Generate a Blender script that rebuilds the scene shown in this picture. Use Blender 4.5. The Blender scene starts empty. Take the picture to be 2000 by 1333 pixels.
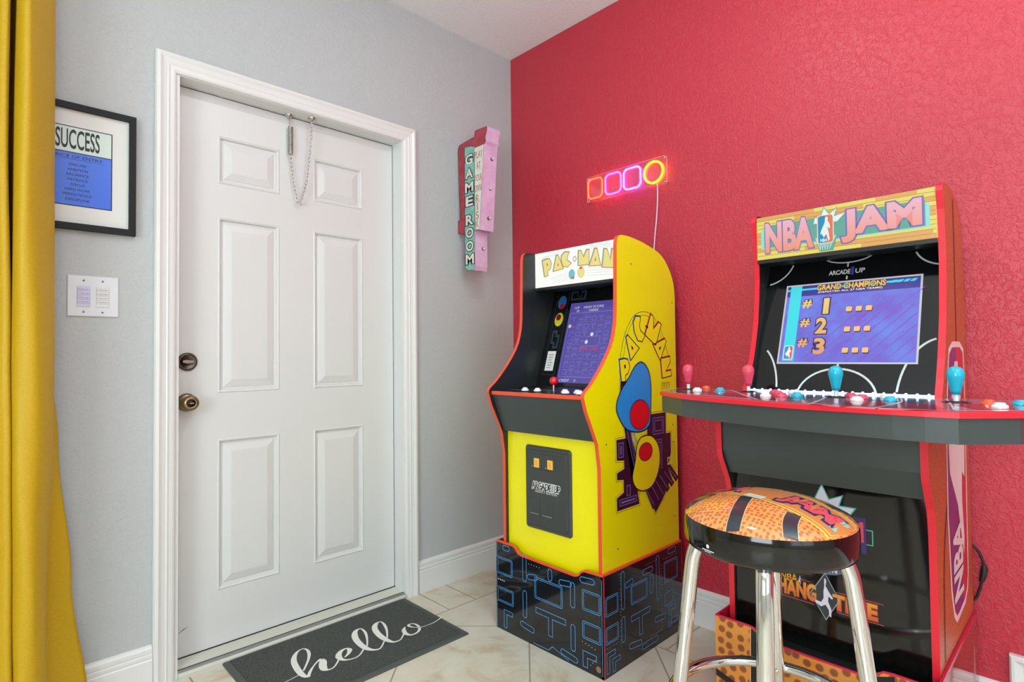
import bpy, bmesh, math, random
from mathutils import Vector, Matrix
from mathutils.geometry import tessellate_polygon
random.seed(7)
C = bpy.context.scene.collection
SC = bpy.context.scene
PI = math.pi

# ------------------------------------------------------------------ camera
cam = bpy.data.objects.new('camera', bpy.data.cameras.new('camera')); C.objects.link(cam)
cam.data.sensor_width = 36.0
cam.data.lens = 1103.34 / 2000 * 36.0
cam.data.clip_start = 0.02
_r = Vector((0.72179687, -0.69201908, -0.01090307)); _u = Vector((-0.00962502, -0.02578867, 0.99962108)); _f = Vector((0.69203803, 0.72141842, 0.02527488))
cam.matrix_world = Matrix(((_r.x, _u.x, -_f.x, -2.18646), (_r.y, _u.y, -_f.y, -2.26689), (_r.z, _u.z, -_f.z, 1.12), (0, 0, 0, 1)))
SC.camera = cam
SC.view_settings.view_transform = 'Standard'
SC.view_settings.look = 'None'
SC.view_settings.gamma = 1
SC.view_settings.use_curve_mapping = False
SC.view_settings.exposure = -0.76
# ------------------------------------------------------------------ world
w = bpy.data.worlds.new('world'); SC.world = w; w.use_nodes = True
w.node_tree.nodes['Background'].inputs[0].default_value = (0.8, 0.9, 1.0, 1)
w.node_tree.nodes['Background'].inputs[1].default_value = 0.3
# ------------------------------------------------------------------ large lights
ROOM_X, ROOM_Y, H = -4.6, -4.9, 2.7865
def area(name, loc, rot, sx, sy, power, color, shape='RECTANGLE'):
    l = bpy.data.lights.new(name, 'AREA'); l.shape = shape; l.size = sx; l.size_y = sy; l.energy = power; l.color = color
    o = bpy.data.objects.new(name, l); C.objects.link(o); o.location = loc; o.rotation_euler = rot
    return o
# added fill light at two made-up windows behind the camera
area('window_daylight', (ROOM_X + 0.03, -2.75, 1.5), (0, -PI / 2, 0), 1.4, 1.7, 125, (0.875, 0.965, 1.0))
area('window_daylight', (-2.6, ROOM_Y + 0.03, 1.5), (PI / 2, 0, 0), 1.9, 1.5, 24, (0.875, 0.965, 1.0))

# ------------------------------------------------------------------ colour and materials
def lin(c):
    return tuple(((v / 255) / 12.92 if v / 255 <= 0.04045 else ((v / 255 + 0.055) / 1.055) ** 2.4) for v in c) + (1,)
_M = {}
def mat(name, col, rough=0.5, metal=0.0, emit=0.0, spec=0.5, coat=0.0, sheen=0.0, ecol=None):
    if name in _M: return _M[name]
    m = bpy.data.materials.new(name); m.use_nodes = True
    b = m.node_tree.nodes['Principled BSDF']
    b.inputs['Base Color'].default_value = lin(col)
    b.inputs['Roughness'].default_value = rough
    b.inputs['Metallic'].default_value = metal
    b.inputs['Specular IOR Level'].default_value = spec
    b.inputs['Coat Weight'].default_value = coat
    b.inputs['Coat Roughness'].default_value = 0.05
    b.inputs['Sheen Weight'].default_value = sheen
    if emit:
        b.inputs['Base Color'].default_value = tuple(c * 0.25 for c in lin(col)[:3]) + (1,)
        b.inputs['Emission Color'].default_value = lin(ecol or col)
        b.inputs['Emission Strength'].default_value = emit
    _M[name] = m
    return m
class NT:
    """tiny helper for node graphs"""
    def __init__(s, m): s.t = m.node_tree; s.b = s.t.nodes['Principled BSDF']
    def n(s, kind, **kw):
        n = s.t.nodes.new(kind)
        for k, v in kw.items(): setattr(n, k, v)
        return n
    def link(s, a, b): s.t.links.new(a, b)
    def set(s, sock, v):
        if hasattr(v, 'links') or hasattr(v, 'is_linked'): s.link(v, sock)
        else: sock.default_value = v
    def m(s, op, a, b=0.0, c=None):
        n = s.n('ShaderNodeMath', operation=op); s.set(n.inputs[0], a); s.set(n.inputs[1], b)
        if c is not None: s.set(n.inputs[2], c)
        return n.outputs[0]
    def coord(s): return s.n('ShaderNodeTexCoord').outputs['Object']
    def noise(s, vec, scale, detail=2.0, rough=0.5, dist=0.0):
        n = s.n('ShaderNodeTexNoise'); s.link(vec, n.inputs['Vector']); n.inputs['Scale'].default_value = scale
        n.inputs['Detail'].default_value = detail; n.inputs['Roughness'].default_value = rough; n.inputs['Distortion'].default_value = dist
        return n.outputs[0]
    def vor(s, vec, scale, rnd=1.0, feature='F1'):
        n = s.n('ShaderNodeTexVoronoi', feature=feature); s.link(vec, n.inputs['Vector']); n.inputs['Scale'].default_value = scale
        n.inputs['Randomness'].default_value = rnd
        return n.outputs['Distance']
    def ramp(s, fac, stops):
        n = s.n('ShaderNodeValToRGB'); s.link(fac, n.inputs[0]); e = n.color_ramp.elements
        while len(e) < len(stops): e.new(0.5)
        for i, (p, c) in enumerate(stops): e[i].position = p; e[i].color = c
        return n.outputs[0]
    def mix(s, fac, a, b):
        n = s.n('ShaderNodeMix', data_type='RGBA'); s.set(n.inputs[0], fac)
        s.set(n.inputs[6], a); s.set(n.inputs[7], b); return n.outputs[2]
    def bump(s, height, strength, dist):
        n = s.n('ShaderNodeBump'); s.link(height, n.inputs['Height']); n.inputs['Strength'].default_value = strength
        n.inputs['Distance'].default_value = dist; s.link(n.outputs[0], s.b.inputs['Normal'])
    def sep(s, vec):
        n = s.n('ShaderNodeSeparateXYZ'); s.link(vec, n.inputs[0]); return n.outputs

def wall_mat(name, col, strength, scale, rough, spec=0.5):
    m = mat(name, col, rough, spec=spec); g = NT(m); v = g.coord()
    a = g.noise(v, scale, 4, 0.62, 1.2)
    r = g.ramp(a, [(0.46, (0, 0, 0, 1)), (0.60, (1, 1, 1, 1))])
    f = g.noise(v, scale * 3.2, 3, 0.6)
    h = g.m('ADD', g.m('MULTIPLY', r, 0.6), g.m('MULTIPLY', f, 0.5))
    g.bump(h, strength, 0.0022)
    return m
M_grey = wall_mat('grey_textured_wall_paint', (186, 190, 192), 0.5, 60, 0.55)
M_red = wall_mat('red_textured_wall_paint', (192, 33, 56), 0.65, 56, 0.45, .8)
M_far = wall_mat('pale_wall_paint', (196, 198, 192), 0.2, 26, 0.6)
M_ceil = wall_mat('white_ceiling_texture', (238, 243, 243), 0.6, 60, 0.8)
M_trim = mat('white_trim_enamel', (226, 227, 226), 0.32)
M_door = mat('white_door_paint', (218, 219, 218), 0.38)
def floor_mat():
    m = mat('beige_ceramic_tile', (215, 207, 186), 0.28, spec=0.5); g = NT(m); v = g.coord(); x, y, z = g.sep(v)
    P = 0.6795
    def stripe(val, off, per):   # distance to nearest line
        q = g.m('FRACT', g.m('DIVIDE', g.m('ADD', val, off), per))
        return g.m('MULTIPLY', g.m('SUBTRACT', 0.5, g.m('ABSOLUTE', g.m('SUBTRACT', q, 0.5))), per)
    d1 = stripe(g.m('SUBTRACT', x, y), 100 * P - 0.092, P)
    d2 = stripe(g.m('ADD', x, y), 100 * P + 1.109, P)
    field = g.m('MULTIPLY', g.m('MINIMUM', d1, d2), 0.7071)
    by = g.m('GREATER_THAN', y, -0.2475); bx = g.m('GREATER_THAN', x, -0.2765)
    def lines(val, ls):
        r = None
        for l in ls:
            d = g.m('ABSOLUTE', g.m('SUBTRACT', val, l)); r = d if r is None else g.m('MINIMUM', r, d)
        return r
    lx = lines(x, [-0.16, -0.497, -0.648, -0.99, -1.31, -1.619, -1.95, -2.28, -2.6, -2.93])
    ly = lines(y, [-0.16, -0.5, -0.84, -1.10, -1.52, -1.86, -2.2, -2.54])
    bd = g.m('MINIMUM', g.m('ABSOLUTE', g.m('ADD', y, 0.2475)), 9.0)
    bd2 = g.m('ABSOLUTE', g.m('ADD', x, 0.2765))
    # region select
    dfield = g.m('ADD', field, g.m('MULTIPLY', g.m('MAXIMUM', by, bx), 9.0))
    dly = g.m('ADD', lx, g.m('MULTIPLY', g.m('SUBTRACT', 1.0, by), 9.0))
    dlx = g.m('ADD', ly, g.m('MULTIPLY', g.m('SUBTRACT', 1.0, g.m('MULTIPLY', bx, g.m('SUBTRACT', 1.0, by))), 9.0))
    b1 = bd
    b2 = g.m('ADD', bd2, g.m('MULTIPLY', by, 9.0))
    d = g.m('MINIMUM', g.m('MINIMUM', dfield, dly), g.m('MINIMUM', g.m('MINIMUM', dlx, b1), b2))
    grout = g.m('LESS_THAN', d, 0.0028)
    n1 = g.noise(v, 5.5, 5, 0.62, 0.8); n2 = g.noise(v, 17, 4, 0.6)
    c = g.ramp(n1, [(0.32, lin((196, 176, 146))), (0.47, lin((216, 207, 186))), (0.62, lin((221, 216, 199)))])
    c2 = g.mix(g.m('MULTIPLY', n2, 0.35), c, lin((206, 204, 196)))
    g.link(g.mix(grout, c2, lin((150, 143, 128))), g.b.inputs['Base Color'])
    g.link(g.m('ADD', 0.22, g.m('MULTIPLY', grout, 0.5)), g.b.inputs['Roughness'])
    hgt = g.m('MINIMUM', g.m('DIVIDE', d, 0.006), 1.0)
    g.bump(g.m('ADD', hgt, g.m('MULTIPLY', n2, 0.25)), 0.3, 0.002)
    return m
M_floor = floor_mat()
def noise_col(name, c1, c2, scale, rough, bump=0.0, dist=0.002, detail=2, lo=.35, hi=.65, **kw):
    m = mat(name, c1, rough, **kw); g = NT(m); v = g.coord(); n = g.noise(v, scale, detail, 0.6)
    g.link(g.ramp(n, [(lo, lin(c1)), (hi, lin(c2))]), g.b.inputs['Base Color'])
    if bump: g.bump(n, bump, dist)
    return m
def pebble(name, base, dot, scale, thr, rough, rnd=0.45, plane='YZ', **kw):
    m = mat(name, base, rough, **kw); g = NT(m); o = g.sep(g.coord()); cb = g.n('ShaderNodeCombineXYZ'); g.link(o['XYZ'.index(plane[0])], cb.inputs[0]); g.link(o['XYZ'.index(plane[1])], cb.inputs[1])
    vn = g.n('ShaderNodeTexVoronoi', voronoi_dimensions='2D'); g.link(cb.outputs[0], vn.inputs['Vector']); vn.inputs['Scale'].default_value = scale; vn.inputs['Randomness'].default_value = rnd; d = vn.outputs['Distance']
    g.link(g.ramp(d, [(thr - .08, lin(dot)), (thr + .05, lin(base))]), g.b.inputs['Base Color'])
    return m
def grad(name, c1, c2, z1, z2, rough=0.4, emit=0.0):   # printed two-colour fade on a graphic, along the height
    m = mat(name, c1, rough); g = NT(m); x, y, z = g.sep(g.n('ShaderNodeNewGeometry').outputs['Position'])
    f = g.m('DIVIDE', g.m('SUBTRACT', z, z1), z2 - z1)
    c = g.ramp(f, [(0.0, lin(c1)), (1.0, lin(c2))])
    if not emit: g.link(c, g.b.inputs['Base Color'])
    else: g.b.inputs['Base Color'].default_value = (.08, .07, .07, 1)
    if emit: g.link(c, g.b.inputs['Emission Color']); g.b.inputs['Emission Strength'].default_value = emit
    return m

# ------------------------------------------------------------------ mesh builder
def mcol(m): return m
class MB:
    def __init__(s): s.v = []; s.f = []; s.m = []; s.sm = []; s.mats = []
    def mi(s, m):
        if m not in s.mats: s.mats.append(m)
        return s.mats.index(m)
    def add(s, vs, fs, m, smooth=False):
        b = len(s.v); s.v += [Vector(p) for p in vs]; k = s.mi(m)
        for f in fs: s.f.append([b + i for i in f]); s.m.append(k); s.sm.append(smooth)
    def box(s, a, b, m, bev=0.0, seg=2):
        a, b = [min(a[i], b[i]) for i in range(3)], [max(a[i], b[i]) for i in range(3)]
        if bev <= 0:
            vs = [(x, y, z) for x in (a[0], b[0]) for y in (a[1], b[1]) for z in (a[2], b[2])]
            s.add(vs, [(0, 1, 3, 2), (4, 6, 7, 5), (0, 4, 5, 1), (2, 3, 7, 6), (0, 2, 6, 4), (1, 5, 7, 3)], m)
            return
        bm = bmesh.new(); bmesh.ops.create_cube(bm, size=1)
        for v in bm.verts: v.co = Vector([(a[i] + b[i]) / 2 + v.co[i] * (b[i] - a[i]) for i in range(3)])
        bmesh.ops.bevel(bm, geom=bm.edges[:], offset=bev, segments=seg, affect='EDGES', profile=0.5)
        bm.verts.ensure_lookup_table(); bm.verts.index_update()
        s.add([v.co.copy() for v in bm.verts], [[v.index for v in f.verts] for f in bm.faces], m); bm.free()
    def poly(s, mp, pts, m, n=0.0, holes=()):
        loops = [[Vector((p[0], p[1], 0)) for p in l] for l in (pts,) + tuple(holes)]
        flat = [q for l in loops for q in l]
        s.add([mp(q.x, q.y, n) for q in flat], tessellate_polygon(loops), m)
    def prism(s, mp, pts, n0, n1, m, edge=None, back=None):
        s.poly(mp, pts, m, n1); s.poly(mp, pts, back or m, n0); k = len(pts)
        vs = [mp(p[0], p[1], n0) for p in pts] + [mp(p[0], p[1], n1) for p in pts]
        s.add(vs, [(i, (i + 1) % k, k + (i + 1) % k, k + i) for i in range(k)], edge or m)
    def bevprism(s, mp, pts, n0, n1, bev, m, edge=None):
        ins = inset(pts, bev); k = len(pts)
        s.poly(mp, ins, m, n1)
        A = [mp(p[0], p[1], n0) for p in pts]; B = [mp(p[0], p[1], n1 - bev) for p in pts]; D = [mp(p[0], p[1], n1) for p in ins]
        s.add(A + B + D, [(i, (i + 1) % k, k + (i + 1) % k, k + i) for i in range(k)] + [(k + i, k + (i + 1) % k, 2 * k + (i + 1) % k, 2 * k + i) for i in range(k)], edge or m)
    def stroke(s, mp, pts, wd, m, n=0.0, closed=False):
        P = [Vector((p[0], p[1])) for p in pts]; W = [(p[2] if len(p) > 2 else wd) for p in pts]
        k = len(P); L = []; R = []
        for i in range(k):
            a = P[(i - 1) % k] if (closed or i > 0) else P[i]; b = P[(i + 1) % k] if (closed or i < k - 1) else P[i]
            d1 = (P[i] - a); d2 = (b - P[i])
            if d1.length < 1e-9: d1 = d2
            if d2.length < 1e-9: d2 = d1
            d1 = d1.normalized(); d2 = d2.normalized(); t = (d1 + d2)
            t = t.normalized() if t.length > 1e-6 else d1
            nn = Vector((-t.y, t.x)); c = max(0.5, abs(nn.dot(Vector((-d1.y, d1.x)))))
            L.append(P[i] + nn * (W[i] / 2 / c)); R.append(P[i] - nn * (W[i] / 2 / c))
        vs = [mp(q.x, q.y, n) for q in L] + [mp(q.x, q.y, n) for q in R]
        s.add(vs, [(i, (i + 1) % k, k + (i + 1) % k, k + i) for i in range(k if closed else k - 1)], m)
    def tube(s, path, r, m, seg=12, closed=False, caps=True):
        P = [Vector(p) for p in path]; k = len(P); R = r if isinstance(r, (list, tuple)) else [r] * k
        T = []
        for i in range(k):
            a = P[(i - 1) % k] if (closed or i > 0) else P[i]; b = P[(i + 1) % k] if (closed or i < k - 1) else P[i]
            T.append((b - a).normalized())
        up = Vector((0, 0, 1)) if abs(T[0].z) < 0.9 else Vector((1, 0, 0))
        nrm = (up - T[0] * up.dot(T[0])).normalized(); vs = []
        for i in range(k):
            if i: 
                nrm = nrm - T[i] * nrm.dot(T[i]); nrm = nrm.normalized() if nrm.length > 1e-6 else T[i].orthogonal().normalized()
            bi = T[i].cross(nrm)
            vs += [P[i] + (nrm * math.cos(2 * PI * j / seg) + bi * math.sin(2 * PI * j / seg)) * R[i] for j in range(seg)]
        fs = []
        for i in range(k if closed else k - 1):
            for j in range(seg):
                a = i * seg + j; b = i * seg + (j + 1) % seg; i2 = (i + 1) % k
                fs.append((a, b, i2 * seg + (j + 1) % seg, i2 * seg + j))
        s.add(vs, fs, m, True)
        if caps and not closed: s.add(vs[:seg], [tuple(range(seg))], m); s.add(vs[-seg:], [tuple(range(seg))], m)
    def lathe(s, prof, o, axis, m, seg=28, smooth=True):
        ax = Vector(axis).normalized(); u = ax.orthogonal().normalized(); w_ = ax.cross(u); o = Vector(o); vs = []
        for r, h in prof: vs += [o + ax * h + (u * math.cos(2 * PI * j / seg) + w_ * math.sin(2 * PI * j / seg)) * r for j in range(seg)]
        fs = [(i * seg + j, i * seg + (j + 1) % seg, (i + 1) * seg + (j + 1) % seg, (i + 1) * seg + j) for i in range(len(prof) - 1) for j in range(seg)]
        s.add(vs, fs, m, smooth)
        if prof[0][0] > 1e-5: s.add(vs[:seg], [tuple(range(seg))], m)
        if prof[-1][0] > 1e-5: s.add(vs[-seg:], [tuple(range(seg))], m)
    def text(s, mp, body, u0, u1, v0, v1, m, n=0.0, off=0.0, skew=0.0, fn=None, bold=0.0):
        """text fitted in the box u0..u1, v0..v1; off thickens it (metres, roughly) for outlines"""
        vs0, _ = text2d(body, bold)
        if not vs0: return
        xs = [p[0] for p in vs0]; ys = [p[1] for p in vs0]; ax, bx, ay, by = min(xs), max(xs), min(ys), max(ys)
        su = (u1 - u0) / (bx - ax); sv = (v1 - v0) / (by - ay)
        vs, fs = text2d(body, bold + (off / sv if off else 0.0)) if off else text2d(body, bold)
        pts = []
        for p in vs:
            v = v0 + (p[1] - ay) * sv; u = u0 + (p[0] - ax) * su + skew * (v - v0)
            if fn: u, v = fn(u, v)
            pts.append(mp(u, v, n))
        s.add(pts, fs, m)
    def build(s, name, parent=None, loc=(0, 0, 0), **props):
        me = bpy.data.meshes.new(name); L = Vector(loc); base = L.copy(); q = parent
        while q is not None: base += q.location; q = q.parent
        me.from_pydata([p - base for p in s.v], [], s.f)
        for m in s.mats: me.materials.append(m)
        me.polygons.foreach_set('material_index', s.m); me.polygons.foreach_set('use_smooth', s.sm); me.update()
        o = bpy.data.objects.new(name, me); C.objects.link(o); o.location = L
        if parent: o.parent = parent
        for k, v in props.items(): o[k] = v
        return o
def inset(pts, d):
    P = [Vector((p[0], p[1])) for p in pts]; k = len(P); ar = sum(P[i].x * P[(i + 1) % k].y - P[(i + 1) % k].x * P[i].y for i in range(k)); sg = 1 if ar > 0 else -1; out = []
    for i in range(k):
        d1 = (P[i] - P[i - 1]).normalized(); d2 = (P[(i + 1) % k] - P[i]).normalized(); n1 = Vector((-d1.y, d1.x)) * sg; n2 = Vector((-d2.y, d2.x)) * sg
        n = (n1 + n2); n = n.normalized() if n.length > 1e-6 else n1
        out.append(P[i] + n * (d / max(0.4, n.dot(n1))))
    return [(p.x, p.y) for p in out]
_T = {}
def text2d(body, off=0.0):
    key = (body, round(off, 4))
    if key in _T: return _T[key]
    cu = bpy.data.curves.new('txt', 'FONT'); cu.body = body; cu.size = 1.0; cu.offset = off; cu.resolution_u = 4; cu.fill_mode = 'FRONT'
    o = bpy.data.objects.new('txt', cu); C.objects.link(o); bpy.context.view_layer.update()
    ev = o.evaluated_get(bpy.context.evaluated_depsgraph_get()); me = ev.to_mesh()
    r = ([(v.co.x, v.co.y) for v in me.vertices], [tuple(p.vertices) for p in me.polygons])
    ev.to_mesh_clear(); bpy.data.objects.remove(o); bpy.data.curves.remove(cu); _T[key] = r
    return r
def empty(name, loc, label, cat, group=None, rz=0):
    o = bpy.data.objects.new(name, None); C.objects.link(o); o.location = loc; o.empty_display_size = 0.05
    o['label'] = label; o['category'] = cat
    if group: o['group'] = group
    return o
def arc(cx, cy, rx, ry, a0, a1, k=16):
    return [(cx + rx * math.cos(math.radians(a0 + (a1 - a0) * i / k)), cy + ry * math.sin(math.radians(a0 + (a1 - a0) * i / k))) for i in range(k + 1)]
def rrect(u0, u1, v0, v1, r, k=4):
    p = []
    for cx, cy, a in ((u1 - r, v1 - r, 0), (u0 + r, v1 - r, 90), (u0 + r, v0 + r, 180), (u1 - r, v0 + r, 270)):
        p += arc(cx, cy, r, r, a, a + 90, k)
    return p
def ell(cx, cy, rx, ry, k=28): return [(cx + rx * math.cos(2 * PI * i / k), cy + ry * math.sin(2 * PI * i / k)) for i in range(k)]
def smooth(pts, k=6, closed=False):
    P = [Vector(p) for p in pts]; n = len(P); out = []
    for i in range(n if closed else n - 1):
        if closed: a, b, c, d = P[i - 1], P[i], P[(i + 1) % n], P[(i + 2) % n]
        else: a, b, c, d = P[max(i - 1, 0)], P[i], P[i + 1], P[min(i + 2, n - 1)]
        for j in range(k):
            t = j / k; out.append(0.5 * (2 * b + (c - a) * t + (2 * a - 5 * b + 4 * c - d) * t * t + (3 * b - a - 3 * c + d) * t ** 3))
    if not closed: out.append(P[-1])
    return [tuple(p) for p in out]

GW = lambda u, v, n: (u, -n, v)                         # on the grey wall, n away from it
RW = lambda u, v, n: (-n, -u, v)                        # on the red wall, u along it
FL = lambda u, v, n: (u, v, n)                          # on the floor
def front(x): return lambda u, v, n: (x - n, -u, v)
def side(y): return lambda u, v, n: (u, y - n, v)
def tilt(a, b, z0): return lambda u, v, n: (a + b * (v - z0) - n, -u, v)

# ================================================================== ROOM
def struct(mb, name, **kw): return mb.build(name, kind='structure', **kw)
DX0, DX1, DZ = -1.652, -0.723, 2.138                    # door opening
b = MB(); b.box((ROOM_X - .1, 0.14, -0.06), (0.1, ROOM_Y - .1, 0), M_floor); struct(b, 'floor')
b = MB(); b.box((ROOM_X - .1, 0.14, H), (0.1, ROOM_Y - .1, H + .06), M_ceil); struct(b, 'ceiling')
b = MB()
b.box((ROOM_X, 0, 0), (DX0 - .03, 0.14, H), M_grey); b.box((DX1 + .03, 0, 0), (0, 0.14, H), M_grey); b.box((DX0 - .03, 0, DZ + .03), (DX1 + .03, 0.14, H), M_grey)
struct(b, 'wall_left')
b = MB(); b.box((0, 0.13, 0), (0.1, ROOM_Y, H), M_red); struct(b, 'wall_right')
def window_wall(name, fr, u0, u1, wu0, wu1, wz0, wz1, t):
    b = MB(); mp = fr
    b.prism(mp, [(u0, 0), (wu0, 0), (wu0, H), (u0, H)], -t, 0, M_far); b.prism(mp, [(wu1, 0), (u1, 0), (u1, H), (wu1, H)], -t, 0, M_far)
    b.prism(mp, [(wu0, 0), (wu1, 0), (wu1, wz0), (wu0, wz0)], -t, 0, M_far); b.prism(mp, [(wu0, wz1), (wu1, wz1), (wu1, H), (wu0, H)], -t, 0, M_far)
    struct(b, name)
fx = lambda u, v, n: (ROOM_X + n, u, v)
fy = lambda u, v, n: (u, ROOM_Y + n, v)
window_wall('wall_far', fx, ROOM_Y, 0.13, -3.5, -1.7, 0.8, 2.2, .1)
window_wall('wall_rear', fy, ROOM_X, 0.0, -3.5, -1.7, 0.8, 2.2, .1)
M_pane = mat('bright_window_daylight', (225, 235, 245), 0.3, emit=1.2)  # glowing pane of the made-up windows
for i, fr in enumerate((fx, fy)):
    b = MB()
    for (a, c, d, e) in ((-3.5, -3.44, .8, 2.2), (-1.76, -1.7, .8, 2.2), (-3.44, -1.76, .8, .86), (-3.44, -1.76, 2.14, 2.2), (-2.62, -2.58, .86, 2.14), (-3.44, -1.76, 1.48, 1.52)):
        b.prism(fr, [(a, d), (c, d), (c, e), (a, e)], -.08, -.03, M_trim)
    b.prism(fr, [(-3.44, .86), (-1.76, .86), (-1.76, 2.14), (-3.44, 2.14)], -.07, -.06, M_pane)
    struct(b, 'window_%d' % (i + 1))  # window added out of view as a light source

# baseboards
BP = [(0.0, 0), (.016, 0), (.016, .100), (.0125, .104), (.0145, .108), (.0145, .117), (.010, .1205), (.012, .125), (.012, .137), (.007, .144), (0, .148)]
def baseboard(name, mp3, a, c):
    b = MB(); k = len(BP)
    vs = [mp3(a, z, d) for d, z in BP] + [mp3(c, z, d) for d, z in BP]
    b.add(vs, [(i, i + 1, k + i + 1, k + i) for i in range(k - 1)], M_trim); b.add(vs[:k], [tuple(range(k))], M_trim); b.add(vs[k:], [tuple(range(k))], M_trim)
    struct(b, name)
baseboard('baseboard_left', GW, ROOM_X, -1.731); baseboard('baseboard_corner', GW, -0.648, 0)
baseboard('baseboard_right', RW, 0, 2.058); baseboard('baseboard_right', RW, 2.472, -ROOM_Y)
# door casing (mitred moulding)
CP = [(0, 0), (0, .012), (.004, .019), (.014, .0215), (.020, .0185), (.024, .0165), (.036, .0135), (.040, .0155), (.046, .013), (.058, .0115), (.064, .009), (.067, .005), (.067, 0)]
def casing(mb, mp, u0, u1, z0, z1, m, prof=CP, bottom=False):
    """outer rectangle u0..u1 up to z1; profile measured inwards"""
    k = len(prof)
    rails = [[(u0 + d, z0) for d, h in prof], [(u0 + d, z1 - d) for d, h in prof], [(u1 - d, z1 - d) for d, h in prof], [(u1 - d, z0) for d, h in prof]]
    if bottom: rails = [[(u0 + d, z0 + d) for d, h in prof]] + rails[1:3] + [[(u1 - d, z0 + d) for d, h in prof], [(u0 + d, z0 + d) for d, h in prof]]
    for A, B in zip(rails[:-1], rails[1:]):
        vs = [mp(A[i][0], A[i][1], prof[i][1]) for i in range(k)] + [mp(B[i][0], B[i][1], prof[i][1]) for i in range(k)]
        mb.add(vs, [(i, i + 1, k + i + 1, k + i) for i in range(k - 1)], m)
b = MB(); casing(b, GW, -1.730, -0.650, 0, 2.2077, M_trim); struct(b, 'trim_1')
# jamb and stop
b = MB()
b.box((DX0 - .03, 0.0005, 0), (DX0, 0.14, DZ), M_trim); b.box((DX1, 0.0005, 0), (DX1 + .03, 0.14, DZ), M_trim); b.box((DX0 - .03, 0.0005, DZ), (DX1 + .03, 0.14, DZ + .03), M_trim)
struct(b, 'trim_2')
# low moulded frame at the right end of the red wall
b = MB(); casing(b, RW, 2.060, 2.47, 0.0, 0.242, M_trim, [(0, 0), (0, .016), (.005, .022), (.012, .022), (.020, .014), (.030, .010), (.040, .016), (.050, .012), (.050, 0)])
b.prism(RW, [(2.10, 0), (2.43, 0), (2.43, .2), (2.10, .2)], 0, .006, M_trim)
struct(b, 'trim_3')
# threshold
M_alu = mat('satin_aluminium_sill', (188, 190, 186), 0.38, 0.55); M_dark = mat('dark_rubber_seal', (26, 27, 28), 0.7); M_sill = mat('off_white_sill', (206, 206, 196), 0.45)
b = MB()
sp = [(-.018, 0), (-.018, .012), (-.010, .019), (.004, .022), (.006, .0235), (.040, .029), (.070, .031), (.128, .031), (.128, 0)]
vs = [(DX0, y, z) for y, z in sp] + [(DX1, y, z) for y, z in sp]; k = len(sp)
b.add(vs, [(i, i + 1, k + i + 1, k + i) for i in range(k - 1)], M_sill); b.add(vs[:k], [tuple(range(k))], M_sill)
for i in range(4): b.box((DX0, -.010 + i * .0035, .0185 + i * .0012), (DX1, -.0085 + i * .0035, .0222 + i * .0012), M_alu)
b.box((DX0, .0045, .022), (DX1, .0062, .0268), M_dark); b.box((DX0, .074, .029), (DX1, .082, .034), M_dark)
struct(b, 'trim_4')
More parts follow.
